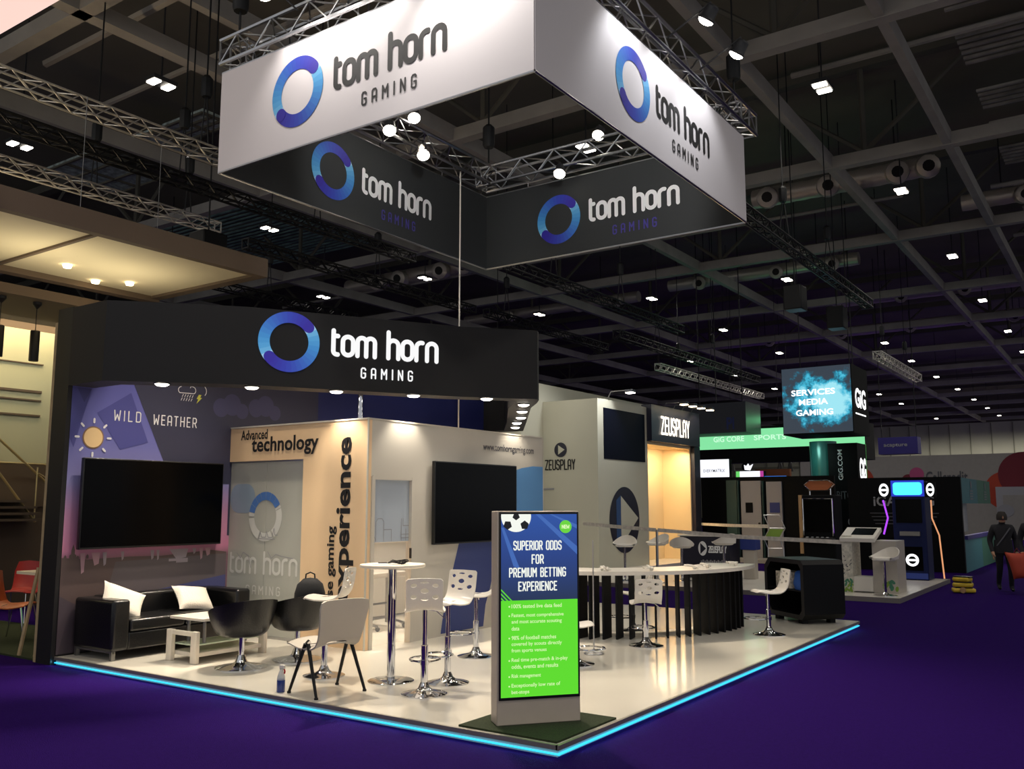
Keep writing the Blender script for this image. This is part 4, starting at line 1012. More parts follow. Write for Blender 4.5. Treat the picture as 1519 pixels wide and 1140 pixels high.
o = thing('blue_bag', 'crumpled blue bag on the shelf of the black cabinet', 'bag', cf(.75, .44, -.15))
mb = MB(); rnd = random.Random(3); nn_ = 16; vs = []
for z, sc in ((0, 1), (.08, 1.05), (.16, .98), (.22, .85), (.25, .6)):
    for k in range(nn_):
        t = 2*pi*k/nn_; q = sc*(1+rnd.uniform(-.07, .07)); cx_ = abs(cos(t))**.5*(1 if cos(t) > 0 else -1); sy_ = abs(sin(t))**.5*(1 if sin(t) > 0 else -1)
        vs.append(cf(.74+.12*q*cx_, .441+z, -.17+.11*q*sy_))
mb.add(vs, [(j*nn_+k, j*nn_+(k+1) % nn_, (j+1)*nn_+(k+1) % nn_, (j+1)*nn_+k) for j in range(4) for k in range(nn_)]+[tuple(range(nn_-1, -1, -1)), tuple(range(4*nn_, 5*nn_))])
mb.build('bag_body', 'bag_blue', o, angle=.3)

# ================================================================ NEIGHBOURING STANDS
CAM = V((3.2972, -5.3189, 1.58))
def at(px, py, ax, val):
    """the point of the plane ax = val that the photo shows at pixel (px, py)"""
    d = Fw*1339+Rt*(px-759.5)-Up*(py-570); i = 'xyz'.index(ax); return CAM+d*((val-CAM[i])/d[i])

# ---- left: grass strip, cafe furniture, canopy, wall with stairs
gs = thing('grass_strip', 'strip of artificial grass left of the black wall', 'artificial grass', (-9, .7, G))
MB().box(-14, -6.57, .0, 1.45, G, G+.02).build('turf', 'grass', gs, smooth=False)
def cafe_chair(lab, loc, rz, shellmat, grp='moulded cafe chairs at left'):
    o = thing('cafe_chair', lab, 'chair', loc, grp)
    path = spline([(.2, .43), (.17, .455), (.0, .44), (-.14, .45), (-.19, .52), (-.23, .68), (-.25, .84)], 4)
    me = shell([(-.19, .02), (-.15, 0), (.15, 0), (.19, .02), (.22, .3), (.2, .5), (.215, .8), (.16, .98), (0, 1), (-.16, .98), (-.215, .8), (-.2, .5), (-.22, .3)], [], path, .012, .05, 'seat_shell'); me.materials.append(m_(shellmat))
    link('seat_shell', me, o, local=True)
    for sx in (-1, 1):
        for y0, y1 in ((.12, .2), (-.12, -.2)): MB().tube([(sx*.1, y0*.6, .425), (sx*.17, y0, .41), (sx*.21, y1, 0)], .009, 8).build('leg', 'chrome', o, local=True)
    o.rotation_euler = (0, 0, rz); return o
cafe_chair('orange cafe chair with chrome legs on the grass at the left edge', (-8.25, .62, G+.02), face_angle(.62, .5), 'orange_shell')
cafe_chair('red cafe chair behind the white cafe table at the left edge', (-9.95, 1.5, G+.02), face_angle(.5, -.7), 'red_shell')
o = thing('cafe_table', 'white cafe table between the orange and the red chair', 'table', (-8.35, 1.15, G+.02))
z = G+.02
MB().prism(rrect(-9.0, -7.75, .95, 1.65, .05), Fr((0, 0, 0), (1, 0, 0), (0, 1, 0)), .68, .715).build('tabletop', 'white_lacquer', o, smooth=False)
MB().tube([(-8.35, 1.3, z), (-8.35, 1.3, .68)], .04, 12).lathe([(.24, z), (.24, z+.012), (.05, z+.03)], (-8.35, 1.3, 0), 24).build('pedestal', 'steel', o)
for k, (x, lab) in enumerate(((-7.02, 'pale wooden board leaning beside the black wall end'), (-6.78, 'second pale wooden board leaning against the black wall end'))):
    o = thing('leaning_board', lab, 'board', (x, .1, G)); f = Fr((x, .02+.05*k, G), (1, 0, 0), (.12, .1, 1)); MB().fbox(f, 0, .05, 0, .98, -.02, 0).build('plank', 'pale_wood', o, smooth=False)

cn = thing('suspended_canopy', 'cream cloth canopy with a brown border hanging at left above the next stand', 'canopy', (-7.9, -.5, 4.76))
MB().box(-6.72, -6.6, -6, 2.95, 4.76, 5.02).box(-9.3, -9.12, -6, 2.95, 4.72, 4.98).box(-9.12, -6.72, 2.8, 2.95, 4.76, 5.02).build('border', 'canopy_brown', cn, smooth=False)
MB().box(-9.12, -6.72, -6, 2.8, 4.8, 4.82).build('cloth', 'canopy_cloth', cn, smooth=False)
for y in (.45, -1.4): MB().box(-9.12, -6.72, y, y+.05, 4.77, 4.8).build('seam_bar', 'canopy_brown', cn, smooth=False)
for x, y in ((-8.4, 1.05), (-8.6, 2.1), (-8.9, 1.75), (-8.2, -.6)):
    MB().lathe([(0, 4.755), (.05, 4.755), (.06, 4.79)], (x, y, 0), 16).build('downlight', 'lamp_glow_warm', cn)
MB().tube([(-7.9, .9, 4.8), (-7.9, .9, 7)], .005, 5).tube([(-8.6, 2.5, 4.8), (-8.6, 2.5, 7)], .004, 5).build('hanger_wire', 'steel', cn)
for x, y in ((-7.9, -1.6), (-7.9, .4), (-8.1, 1.7)): lamp('AREA', 'canopy_glow', (x, y, 4.0), 9, (1, .86, .6), (x, y, 6), .9)
so2 = thing('lower_soffit', 'brown soffit beyond the cream canopy, carrying two black pendant lamps', 'soffit', (-10.3, 0, 4.45))
MB().box(-11.2, -9.35, -4, 3.2, 4.48, 4.62).build('board', 'canopy_brown', so2, smooth=False)
MB().box(-11.9, -11.3, -4, 3.2, 4.7, 4.74).build('light_strip', 'lamp_glow_warm', so2, smooth=False)
for k, (x, y) in enumerate(((-9.6, .80), (-9.6, 1.30))):
    o = thing('pendant_lamp', ('black cylinder pendant lamp at the left edge of the view', 'black cylinder pendant lamp nearer the black wall')[k], 'pendant lamp', (x, y, 3.6), 'black pendant lamps at left')
    MB().lathe([(.062, 3.62), (.065, 3.64), (.065, 4.05), (.06, 4.06), (0, 4.06)], (x, y, 0), 20).build('shade', 'pendant_black', o)
    MB().lathe([(0, 3.63), (.06, 3.63)], (x, y, 0), 20).build('bulb', 'lamp_glow', o)
    MB().tube([(x, y, 4.06), (x, y, 4.45)], .006, 5).lathe([(.01, 4.38), (.06, 4.44), (.06, 4.48)], (x, y, 0), 12).build('cord', 'pendant_black', o)
    lamp('SPOT', 'pendant_beam', (x, y, 3.6), 8, (1, .93, .75), (x, y, 0), .05, 100)
struct(MB().box(-12.2, -12, -8, 9, 2.28, 4.52).build('wall_left', 'left_wall', smooth=False))
struct(MB().box(-12.2, -12, -8, 9, 4.52, 5.2).box(-12.2, -11.95, -8, 9, 1.55, 2.28).box(-12.2, -12, -8, 9, G, 1.55).build('wall_left_lower', 'left_wall_brown', smooth=False))
for k, (z0, z1) in enumerate(((3.46, 3.5), (3.32, 3.345), (3.06, 3.09), (3.94, 3.96))): struct(MB().box(-12, -11.97, -8, 2.7, z0, z1).build(f'trim_{k+1}', 'left_wall_brown', smooth=False))
lamp('AREA', 'left_wall_wash', (-10.6, 2, 4.3), 17, (1, .97, .82), (-12, 2, 2.8), 4, size_y=.3)
o = thing('stair_railing', 'brass handrail of the stairs on the far left wall', 'railing', (-11.6, 2.2, 1.5))
MB().tube([(-11.8, 1.6, 2.95), (-11.8, 2.85, 1.9)], .022, 8).tube([(-11.8, 1.2, 2.27), (-11.8, 3.6, 2.24)], .018, 8).build('upper_rail', 'rail_brass', o)
MB().tube([(-11.75, 1.9, 2.2), (-11.75, 2.62, 1.3)], .02, 8).tube([(-11.75, 2.6, 1.3), (-11.75, 2.6, 2.2)], .012, 6).tube([(-11.75, 2.62, 2.1), (-11.75, 3.6, 1.55)], .016, 6).build('lower_rail', 'rail_brass', o)
for k in range(4): MB().box(-12, -11.5, 1.2, 2.45+.06*k, 1.62-.1*k, 1.66-.1*k).build('stair_tread', 'left_wall_brown', o, smooth=False)
o = thing('corner_lightbox', 'pale pink underside of a hanging lightbox in the upper left corner', 'lightbox', (-5, -2, 6))
q = [at(-60, -60, 'z', 6), at(92, -2, 'z', 6), at(-2, 52, 'z', 6), at(-60, 90, 'z', 6)]
mb = MB().prism([(p.x, p.y) for p in q], Fr((0, 0, 6), (1, 0, 0), (0, 1, 0)), 0, .6); mb.build('diffuser', 'pink_lit', o, smooth=False)

# ---- right rear: white booth with play-symbol logo
zb = thing('white_booth', 'tall white exhibition booth with a play-symbol logo and a glowing alcove', 'exhibition booth', (-8.5, 17, G))
MB().box(-12.5, -7.6, 14.2, 14.32, 0, 4.21).build('front_wall', 'zeus_white', zb, smooth=False)
MB().box(-7.72, -7.6, 14.32, 16.93, 0, 4.22).build('side_wall', 'zeus_white', zb, smooth=False)
MB().box(-9.3, -9.2, 13.2, 21, 0, 4.68).build('tall_rear_wall', 'zeus_white', zb, smooth=False)
MB().box(-7.62, -7.585, 14.5, 16.78, 2.72, 4.0).build('dark_window', 'glass_navy', zb, smooth=False)
MB().box(-7.75, -7.45, 16.93, 20.2, 3.3, 4.3).build('sign_header', 'zeus_navy', zb, smooth=False)
MB().box(-7.75, -7.5, 19.88, 20.3, 0, 3.3).build('dark_pillar', 'zeus_navy', zb, smooth=False)
MB().box(-8.6, -8.5, 16.93, 19.88, 0, 3.3).box(-8.5, -7.62, 16.93, 17.0, 0, 3.3).box(-8.5, -7.62, 19.8, 19.88, 0, 3.3).box(-8.5, -7.62, 17, 19.8, 3.22, 3.3).build('alcove', 'zeus_warm', zb, smooth=False)
zf = Fr((0, 14.2, 0), (1, 0, 0)); zs = Fr((-7.6, 0, 0), (0, 1, 0)); zh = Fr((-7.45, 0, 0), (0, 1, 0))
stroke_text(MB(), 'ZEUSPLAY', zf, -9.14, 2.45, .27, .9, .034, CAPS, .26, .01).build('sign_lettering', 'print_black', zb, smooth=False)
mb = MB(); mb.disc(zf, -8.67, 2.96, .185, d=.01, m=0); mb.poly([(-8.74, 2.84), (-8.55, 2.96), (-8.74, 3.08)], zf, .014, 1); mb.build('play_emblem', ['zeus_navy', 'zeus_white'], zb, smooth=False)
mb = MB(); mb.disc(zs, 15.56, 1.2, .82, .84, d=.01, n=48, m=0); mb.poly([(15.34, .54), (15.34, 1.81), (16.3, 1.24)], zs, .016, 1)
mat('play_blue', '2a4a78', .5); mb.poly([(15.1, .55), (15.34, .5), (15.34, 1.83), (15.1, 1.7)], zs, .013, 2)
mb.build('play_emblem', ['zeus_navy', 'zeus_white', 'play_blue'], zb, smooth=False)
mb = MB()
stroke_text(mb, 'ZEUSPLAY', zh, 17.45, 3.5, .52, 1.95, .07, CAPS, .25, .03); mb.build('lit_lettering', 'sign_lit', zb, smooth=False)
for x, y in ((-9.2, 1.98),): MB().fbox(zf, x, x+.33, y-.02, y+.02, 0, .02).build('signage_bar', 'text_grey', zb, smooth=False)
lamp('AREA', 'alcove_light', (-7.75, 18.4, 3.15), 62, (1, .8, .5), (-8.3, 18.4, 0), 2.4, size_y=.3)
lamp('SPOT', 'booth_lamp_beam', (-6.6, 14.3, 4.6), 110, (.95, .97, 1), (-8.2, 13.9, 2.5), .1, 120)
lamp('AREA', 'booth_wash', (-9, 12.2, 4.4), 34, (1, .95, .82), (-9, 14.2, 1.6), 3)
for k, y in enumerate((14.75, 18.0, 18.6, 19.2, 19.85)):
    o = thing('arm_spotlight', ('cool bright arm spotlight at the top corner of the white booth', 'first of four warm arm spotlights above the lit booth lettering', 'second warm arm spotlight above the lit booth lettering', 'third warm arm spotlight above the lit booth lettering', 'farthest warm arm spotlight above the lit booth lettering')[k], 'spotlight', (-7.4, y, 4.3), 'arm spotlights on the white booth')
    MB().tube([(-7.62, y, 4.22), (-7.5, y, 4.42), (-7.0, y, 4.42)], .015, 6).build('arm', 'steel', o)
    MB().box(-7.08, -6.86, y-.1, y+.1, 4.36, 4.43).build('head', 'light_body', o, bevel=.01); MB().box(-7.05, -6.87, y-.08, y+.08, 4.335, 4.36).build('lens', 'lamp_glow' if k == 0 else 'lamp_glow_warm', o, smooth=False)
    if k: lamp('SPOT', 'arm_beam', (-6.95, y, 4.3), 24, (1, .78, .5), (-7.5, y, 3.6), .05, 100)
zp = thing('booth_platform', 'pale floor platform of the booth across the purple aisle', 'platform', (-6, 13.8, G))
MB().prism([(-12.5, 11.35), (-.2, 11.35), (-.2, 16.3), (-7.3, 16.3), (-7.3, 21.2), (-12.5, 21.2)], Fr((0, 0, 0), (1, 0, 0), (0, 1, 0)), G, 0).build('deck', 'booth_floor', zp, smooth=False); MB().box(-12.5, -.19, 11.33, 11.35, G, .004).box(-.2, -.18, 11.35, 16.3, G, .004).build('edge_trim', 'rim', zp, smooth=False)
zd = thing('navy_counter', 'navy reception counter with a white play-symbol logo behind the slatted counter', 'counter', (-4.6, 13.6, 0))
MB().box(-5.16, -4.02, 13.5, 14.1, 0, .9).build('body', 'zeus_navy', zd, smooth=False); MB().box(-5.2, -3.98, 13.46, 14.14, .9, .93).build('top', 'counter_white', zd, smooth=False)
f = Fr((0, 13.5, 0), (1, 0, 0)); mb = MB(); mb.disc(f, -4.63, .64, .1, .155, d=.01); mb.poly([(-4.68, .52), (-4.68, .76), (-4.55, .64)], f, .014, 1); mb.build('play_emblem', ['print_white', 'zeus_navy'], zd, smooth=False)
stroke_text(MB(), 'ZEUSPLAY', f, -4.5, .55, .15, .42, .025, CAPS, .14, .01).build('sign_lettering', 'print_white', zd, smooth=False)
mb = MB()
for k in range(14): mb.fbox(f, -4.68+.043*k, -4.68+.043*k+.03, .30, .38+.02*(k % 2), .004, .008)
mb.build('small_lettering', 'text_grey', zd, smooth=False)

def crescent_stool(loc, rz, h, lab):
    o = thing('crescent_stool', lab, 'bar stool', loc, 'crescent shaped bar stools at the white booth')
    mb = MB(); n = 28; vs = []
    for k in range(n+1):
        th = pi*1.25*(k/n-.5); hb_ = .02+.17*cos(th*.8)**2
        for r, z in ((.17, h), (.245, h+.02), (.26, h+.03+hb_), (.25, h+.03+hb_), (.225, h+.04), (.17, h+.03)): vs.append((r*sin(th), -r*cos(th), z))
    fs = [(6*k+i, 6*k+(i+1) % 6, 6*k+6+(i+1) % 6, 6*k+6+i) for k in range(n) for i in range(6)]
    mb.add(vs, fs); mb.build('backrest', 'white_plastic', o, local=True)
    MB().lathe([(0, h-.02), (.17, h-.02), (.2, h), (.19, h+.03), (0, h+.035)], n=28).build('seat', 'white_plastic', o, local=True)
    MB().lathe([(.025, .03), (.025, h-.02)], n=14).build('column', 'chrome', o, local=True); MB().lathe([(.2, 0), (.2, .01), (.06, .03), (.03, .06)], n=28).build('base', 'chrome', o, local=True)
    o.rotation_euler = (0, 0, rz); return o
crescent_stool((-5.75, 12, 0), face_angle(.25, -1), .72, 'crescent bar stool in front of the large round play emblem')
crescent_stool((-5.2, 12.4, 0), face_angle(-.4, -1), .75, 'crescent bar stool between the play emblem and the glowing alcove')
crescent_stool((-4.72, 12.6, 0), face_angle(-.3, .9), .7, 'crescent bar stool in front of the glowing alcove beside the navy counter')
crescent_stool((-3.85, 12.75, 0), face_angle(-.9, .5), .78, 'crescent bar stool in front of the right end of the navy counter')
crescent_stool((-.5, 11.75, 0), face_angle(-.5, -1), .62, 'crescent bar stool in front of the white kiosk at the platform corner')
o = thing('tape_post', 'short white post holding barrier tape by the navy counter', 'post', (-4.95, 11.9, 0))
MB().lathe([(.14, 0), (.14, .02), (.025, .04), (.025, 1.07), (0, 1.08)], (-4.95, 11.9, 0), 16).build('pole', 'alu', o)
for pts, lab in (([(-7.0, 12.4, 1.13), (-6.0, 12.1, 1.08), (-4.97, 11.9, 1.03)], 'striped barrier tape running left from the white post'), ([(-4.93, 11.9, 1.03), (-3.2, 12.0, .92), (-1.3, 12.1, .86)], 'striped barrier tape from the white post to the white kiosk'), ([(-7.48, 20.2, .98), (-5.4, 17.2, 1.02), (-3.4, 14.22, 1.08)], 'upper striped barrier tape in front of the white doors')):
    mb = MB()
    for p, q in zip(pts, pts[1:]): mb.add([p, q, (q[0], q[1], q[2]+.075), (p[0], p[1], p[2]+.075), (p[0], p[1]+.004, p[2]), (q[0], q[1]+.004, q[2]), (q[0], q[1]+.004, q[2]+.075), (p[0], p[1]+.004, p[2]+.075)], [(0, 1, 2, 3), (7, 6, 5, 4), (3, 2, 6, 7), (1, 0, 4, 5)])
    tag(mb.build('barrier_tape', 'tape_white', smooth=False), lab, 'barrier tape', 'striped barrier tapes')
k_ = thing('game_kiosk', 'white terminal kiosk with a sloped dark screen and leaf print on its sides', 'kiosk', (-.85, 12.3, 0))
MB().box(-1.31, -1.13, 12.1, 12.7, 0, 1.02).build('side_panel', 'kiosk_print', k_, smooth=False); MB().box(-.80, -.38, 12.2, 12.9, 0, .93).build('side_panel', 'grey_plastic', k_, smooth=False)
f = Fr((-1.33, 12.05, .94), (1, 0, 0), (0, .9, .28)); MB().fbox(f, 0, .62, 0, .62, -.04, .04).build('top_deck', 'white_plastic', k_, bevel=.01); MB().fbox(f, .17, .56, .18, .55, .035, .046).build('screen', 'screen_black', k_, smooth=False)
MB().box(-1.13, -.80, 12.15, 12.5, .02, .28).build('base_box', 'white_plastic', k_, smooth=False)
mb = MB(); rnd = random.Random(4); f = Fr((0, 12.1, 0), (1, 0, 0)); f2 = Fr((0, 12.2, 0), (1, 0, 0))
for k in range(16): MB().poly(blob(rnd.uniform(-1.29, -1.15), rnd.uniform(.02, .25), .02, .05, rnd.uniform(-1, 1), 8), f, .004+.0002*k).build('leaf_print', ['green_print', 'green_panel'][k % 2], k_, smooth=False)
for k in range(10): MB().poly(blob(rnd.uniform(-.62, -.4), rnd.uniform(.05, .22), .03, .05, rnd.uniform(-1, 1), 8), f2, .004+.0002*k).build('leaf_print', ['green_print', 'green_panel'][k % 2], k_, smooth=False)
for k in range(16): mb.poly(blob(rnd.uniform(-1.29, -1.15), rnd.uniform(.3, .95), .008, .02, rnd.uniform(-1, 1), 8), f, .004, 0)
mb.build('speckle_print', 'text_dim', k_, smooth=False)

sm_ = thing('slot_machine', 'dark slot machine with a chrome rim and a red emblem sign on top', 'slot machine', (-2.6, 15.6, 0))
MB().box(-2.98, -2.28, 15.3, 15.95, 0, 1.8).build('body', 'gig_black', sm_, bevel=.02)
MB().box(-3.06, -2.985, 15.3, 15.9, .5, 1.8).build('side_board', 'tan', sm_, smooth=False)
f = Fr((0, 15.3, 0), (1, 0, 0))
MB().fbox(f, -2.92, -2.34, .98, 1.68, 0, .01).build('screen', 'screen_black', sm_, smooth=False)
MB().tube([f(-2.96, .9, .02), f(-2.96, 1.72, .02), f(-2.31, 1.72, .02), f(-2.31, .9, .02)], .02, 8).build('screen_rim', 'chrome', sm_)
MB().box(-2.98, -2.28, 15.12, 15.32, .76, .86).build('button_deck', 'bezel', sm_, bevel=.01)
for k in range(5): MB().lathe([(.035, 0), (.03, .02), (0, .022)], (-2.86+.11*k, 15.2, .86), 10).build('button', 'alu', sm_)
MB().tube([(-2.86, 15.5, 1.8), (-2.86, 15.5, 1.95)], .02, 6).tube([(-2.4, 15.5, 1.8), (-2.4, 15.5, 1.95)], .02, 6).build('sign_bracket', 'chrome', sm_)
hexa = [(-2.96, 2.03), (-2.84, 2.13), (-2.42, 2.13), (-2.30, 2.03), (-2.44, 1.9), (-2.82, 1.9)]
MB().prism(hexa, f, -.25, -.15).build('sign_board', 'amber', sm_, smooth=False); MB().tube([f(x, y, -.14) for x, y in hexa], .014, 6, closed=True).build('sign_rim', 'chrome', sm_)

br_ = thing('brochure_rack', 'zigzag metal brochure rack with a green leaflet', 'brochure rack', (-3.2, 14.3, 0))
for s in (-.17, .17): MB().tube([(-3.25+s, 14.2, 0), (-3.25+s, 14.2, .65), (-3.33+s, 14.2, .85), (-3.2+s, 14.2, 1.08), (-3.32+s, 14.2, 1.36)], .013, 6).build('upright', 'alu', br_)
mb = MB()
for z, x in ((.65, -3.25), (.85, -3.33), (1.08, -3.2), (1.36, -3.32)): mb.tube([(x-.17, 14.2, z), (x+.17, 14.2, z)], .01, 6)
mb.build('cross_bar', 'alu', br_)
MB().add([(-3.48, 14.19, .87), (-3.17, 14.19, .87), (-3.06, 14.19, 1.06), (-3.36, 14.19, 1.06)], [(0, 1, 2, 3)]).build('leaflet_pocket', 'green_print', br_, smooth=False)
o = thing('navy_crate', 'navy box standing on a pale stool in front of the white doors', 'box', (-3.7, 13.9, 0))
MB().box(-3.9, -3.55, 13.8, 14.1, .62, .86).build('box_body', 'navy_box', o, bevel=.01); MB().box(-3.85, -3.6, 13.85, 14.05, 0, .62).build('stand', 'grey_plastic', o, bevel=.01)

bm_ = thing('arcade_cabinet', 'dark blue gaming cabinet with a glowing cyan top display', 'gaming cabinet', (-.75, 15.9, 0))
MB().box(-1.12, -.46, 15.55, 16.15, 0, 2.08).build('body', 'machine_blue', bm_, bevel=.02)
f = Fr((0, 15.55, 0), (1, 0, 0))
MB().fbox(f, -1.12, -.46, 1.76, 2.1, 0, .02).build('display_frame', 'blue_lit', bm_, smooth=False)
MB().prism(rrect(-1.08, -.5, 1.79, 2.06, .06), f, .02, .028).build('top_display', 'cyan_lit', bm_, smooth=False)
MB().fbox(f, -1.05, -.53, 1.2, 1.7, 0, .008).build('screen', 'screen_black', bm_, smooth=False)
MB().fbox(f, -.98, -.58, .93, 1.02, 0, .08).build('button_deck', 'steel', bm_, smooth=False); MB().fbox(f, -1.0, -.56, .2, .7, 0, .006).build('lower_panel', 'screen_black', bm_, smooth=False)
MB().fbox(f, -1.1, -.48, .03, .15, 0, .006).build('kick_panel', 'machine_blue_lit', bm_, smooth=False)
def emblem(cx, cy, rx, ry): 
    mb = MB(); mb.annulus(f, cx, cy, rx*.62, rx, d=.012, n=28, sy=ry/rx); mb.fbox(f, cx-rx*.7, cx+rx*.7, cy-ry*.16, cy+ry*.16, .008, .013); mb.build('lit_emblem', 'logo_lit', bm_, smooth=False)
emblem(-.77, .42, .13, .13); emblem(-1.27, 1.9, .1, .14); emblem(-.34, 1.9, .08, .14)
MB().box(-1.38, -1.16, 15.56, 15.62, 1.74, 2.06).box(-.45, -.24, 15.56, 15.62, 1.74, 2.06).build('side_sign', 'gig_black', bm_, smooth=False)
MB().tube([(-1.3, 15.56, 1.68), (-1.22, 15.56, 1.3), (-1.32, 15.56, .95)], .02, 6).build('side_light', 'violet_lit', bm_); MB().tube([(-.34, 15.56, 1.68), (-.34, 15.56, 1.3), (-.22, 15.56, .95), (-.17, 15.56, .06)], .016, 6).build('side_light', 'peach_lit', bm_)

# ---- black and teal stand behind
gw = thing('black_stand', 'black stand wall with grey lettering and a teal service counter on its right side', 'exhibition stand', (-1.7, 20, G))
MB().box(-3.05, -.34, 19.55, 19.7, G, 2.28).build('front_wall', 'gig_black', gw, smooth=False)
f = Fr((0, 19.55, 0), (1, 0, 0)); p0, p1 = at(1296, 750, 'y', 19.55), at(1386, 750, 'y', 19.55)
font_text('iGAMING', f, p0.x, 1.55, 'sign_lettering', 'text_grey', gw, p1.x-p0.x, .26, .02)
for x0, w in ((p0.x-.1, .75), (p0.x+.95, .6)):
    mb = MB()
    for k in range(4): mb.fbox(f, x0+.04*k, x0+w-.05*k, 1.36-.09*k, 1.38-.09*k, .002, .006)
    mb.build('small_lettering', 'text_dim', gw, smooth=False)
MB().box(-.42, -.34, 19.7, 22.3, 1.62, 2.26).build('sign_board', 'teal_panel', gw, smooth=False); MB().box(-.42, -.34, 22.3, 24.9, 1.62, 2.26).build('sign_board', 'green_panel', gw, smooth=False)
MB().box(-.42, -.3, 19.9, 24.9, .72, .82).build('counter_sill', 'purple_banner', gw, smooth=False)
MB().box(-.42, -.34, 19.7, 22.6, G, .72).build('counter_front', 'teal_panel', gw, smooth=False); MB().box(-.42, -.34, 22.6, 26.4, G, .72).build('counter_front', 'green_panel', gw, smooth=False)
MB().box(-1.1, -1.0, 20, 25, .8, 1.65).build('inner_wall', 'door_white', gw, smooth=False)
lamp('AREA', 'counter_light', (-.7, 22.5, 1.6), 30, (1, .9, .82), (-1.0, 22.5, 0), 3)
ft = Fr((-.34, 0, 0), (0, 1, 0)); mb = MB()
for y in (21.2, 23.8):
    mb.disc(ft, y, 2.1, .1, d=.01, n=14)
    for k in range(4): mb.fbox(ft, y-.25, y+.25, 1.72+.07*k, 1.75+.07*k, .004, .01)
mb.build('pale_print', 'text_grey', gw, smooth=False)

gt = thing('lit_column', 'black and teal column with glowing white lettering under the screen cube', 'display column', (-4.6, 24, G))
MB().lathe([(.42, G), (.42, 3.6)], (-5.0, 24.4, 0), 32).build('round_post', 'gig_teal', gt)
MB().box(-4.72, -3.82, 23.9, 25, G, 3.5).build('core', 'gig_black', gt, smooth=False)
f = Fr((0, 23.9, 0), (1, 0, 0))
font_text('GiG.COM', f, -4.28, 2.35, 'sign_lettering', 'print_white', gt, .95, .14, .01, rot=True)
font_text('GiG', Fr((-3.82, 24.0, 0), (0, 1, 0)), .1, 2.3, 'lit_lettering', 'logo_lit', gt, .8, .75, .04)
font_text('GiG', f, -4.2, .95, 'sign_lettering', 'text_grey', gt, .34, .22, .03); font_text('BITCO', f, -4.5, 1.75, 'sign_lettering', 'text_dim', gt, .65, .26, .01)
lamp('AREA', 'column_glow', (-5.3, 23.2, 3.3), 8, (.6, 1, .9), (-5, 24.4, 2), .4)

lc = thing('screen_cube', 'hanging dark cube with a glowing cyan smoke picture and white lettering', 'hanging screen', (-4.4, 23, 3.7))
MB().box(-5.5, -3.42, 22.02, 23.9, 3.68, 5.72).build('case', 'gig_black', lc, smooth=False)
m = bpy.data.materials.new('smoke_screen'); m.use_nodes = True; MATS['smoke_screen'] = m
nt = m.node_tree; b = nt.nodes['Principled BSDF']; Lk = nt.links.new
tc = nt.nodes.new('ShaderNodeTexCoord'); nz = nt.nodes.new('ShaderNodeTexNoise'); nz.inputs['Scale'].default_value = 2.2; nz.inputs['Detail'].default_value = 9; nz.inputs['Roughness'].default_value = .62
Lk(tc.outputs['Object'], nz.inputs['Vector'])
mp = nt.nodes.new('ShaderNodeMapping'); mp.vector_type = 'POINT'; ang = R(-38)
mp.inputs['Location'].default_value = (4.1, 0, -4.65); Lk(tc.outputs['Object'], mp.inputs['Vector'])
m2 = nt.nodes.new('ShaderNodeMapping'); m2.inputs['Rotation'].default_value = (0, R(42), 0); m2.inputs['Scale'].default_value = (.85, 0, 1.5); Lk(mp.outputs[0], m2.inputs['Vector'])
ln = nt.nodes.new('ShaderNodeVectorMath'); ln.operation = 'LENGTH'; Lk(m2.outputs[0], ln.inputs[0])
sb_ = nt.nodes.new('ShaderNodeMath'); sb_.operation = 'MULTIPLY_ADD'; sb_.inputs[1].default_value = 1.9; Lk(nz.outputs['Fac'], sb_.inputs[0])
ng = nt.nodes.new('ShaderNodeMath'); ng.operation = 'MULTIPLY'; ng.inputs[1].default_value = -.62; Lk(ln.outputs['Value'], ng.inputs[0]); Lk(ng.outputs[0], sb_.inputs[2])
rp = nt.nodes.new('ShaderNodeValToRGB'); e = rp.color_ramp.elements
for pos, colr in ((.22, '333e4a'), (.34, '1d6f8a'), (.46, '3fb8d8'), (.68, '9fe6f4')):
    q = e[0] if pos == .22 else (e[1] if pos == .34 else e.new(pos)); q.position = pos; q.color = lin(colr)+(1,)
Lk(sb_.outputs[0], rp.inputs['Fac']); Lk(rp.outputs['Color'], b.inputs['Emission Color']); b.inputs['Emission Strength'].default_value = 1.0; b.inputs['Base Color'].default_value = (.01, .01, .01, 1)
f = Fr((0, 22.0, 0), (1, 0, 0))
MB().poly([(-5.48, 3.72), (-3.44, 3.72), (-3.44, 5.7), (-5.48, 5.7)], f, 0).build('screen', 'smoke_screen', lc, smooth=False)
font_text('SERVICES', f, -5.2, 4.85, 'lit_lettering', 'logo_lit', lc, 1.3, .18, .02, .02); font_text('MEDIA', f, -4.98, 4.56, 'lit_lettering', 'logo_lit', lc, .86, .18, .02, .02); font_text('GAMING', f, -5.08, 4.24, 'lit_lettering', 'logo_lit', lc, 1.1, .18, .02, .02)
fg = Fr((-3.42, 0, 0), (0, 1, 0)); font_text('GiG', fg, 22.3, 4.45, 'lit_lettering', 'logo_lit', lc, 1.25, .6, .03, .01); MB().fbox(fg, 22.3, 23.5, 4.25, 4.29, .002, .01).build('underline', 'logo_lit', lc, smooth=False)
for x in (-5.2, -3.7): MB().tube([(x, 23, 5.72), (x, 23, 13.6)], .015, 5).build('hanger', 'truss_dark', lc)
lamp('AREA', 'screen_cube_light', (-4.4, 21.9, 4.7), 5, (.4, .85, 1), (-4.4, 18, 4), 1.8)

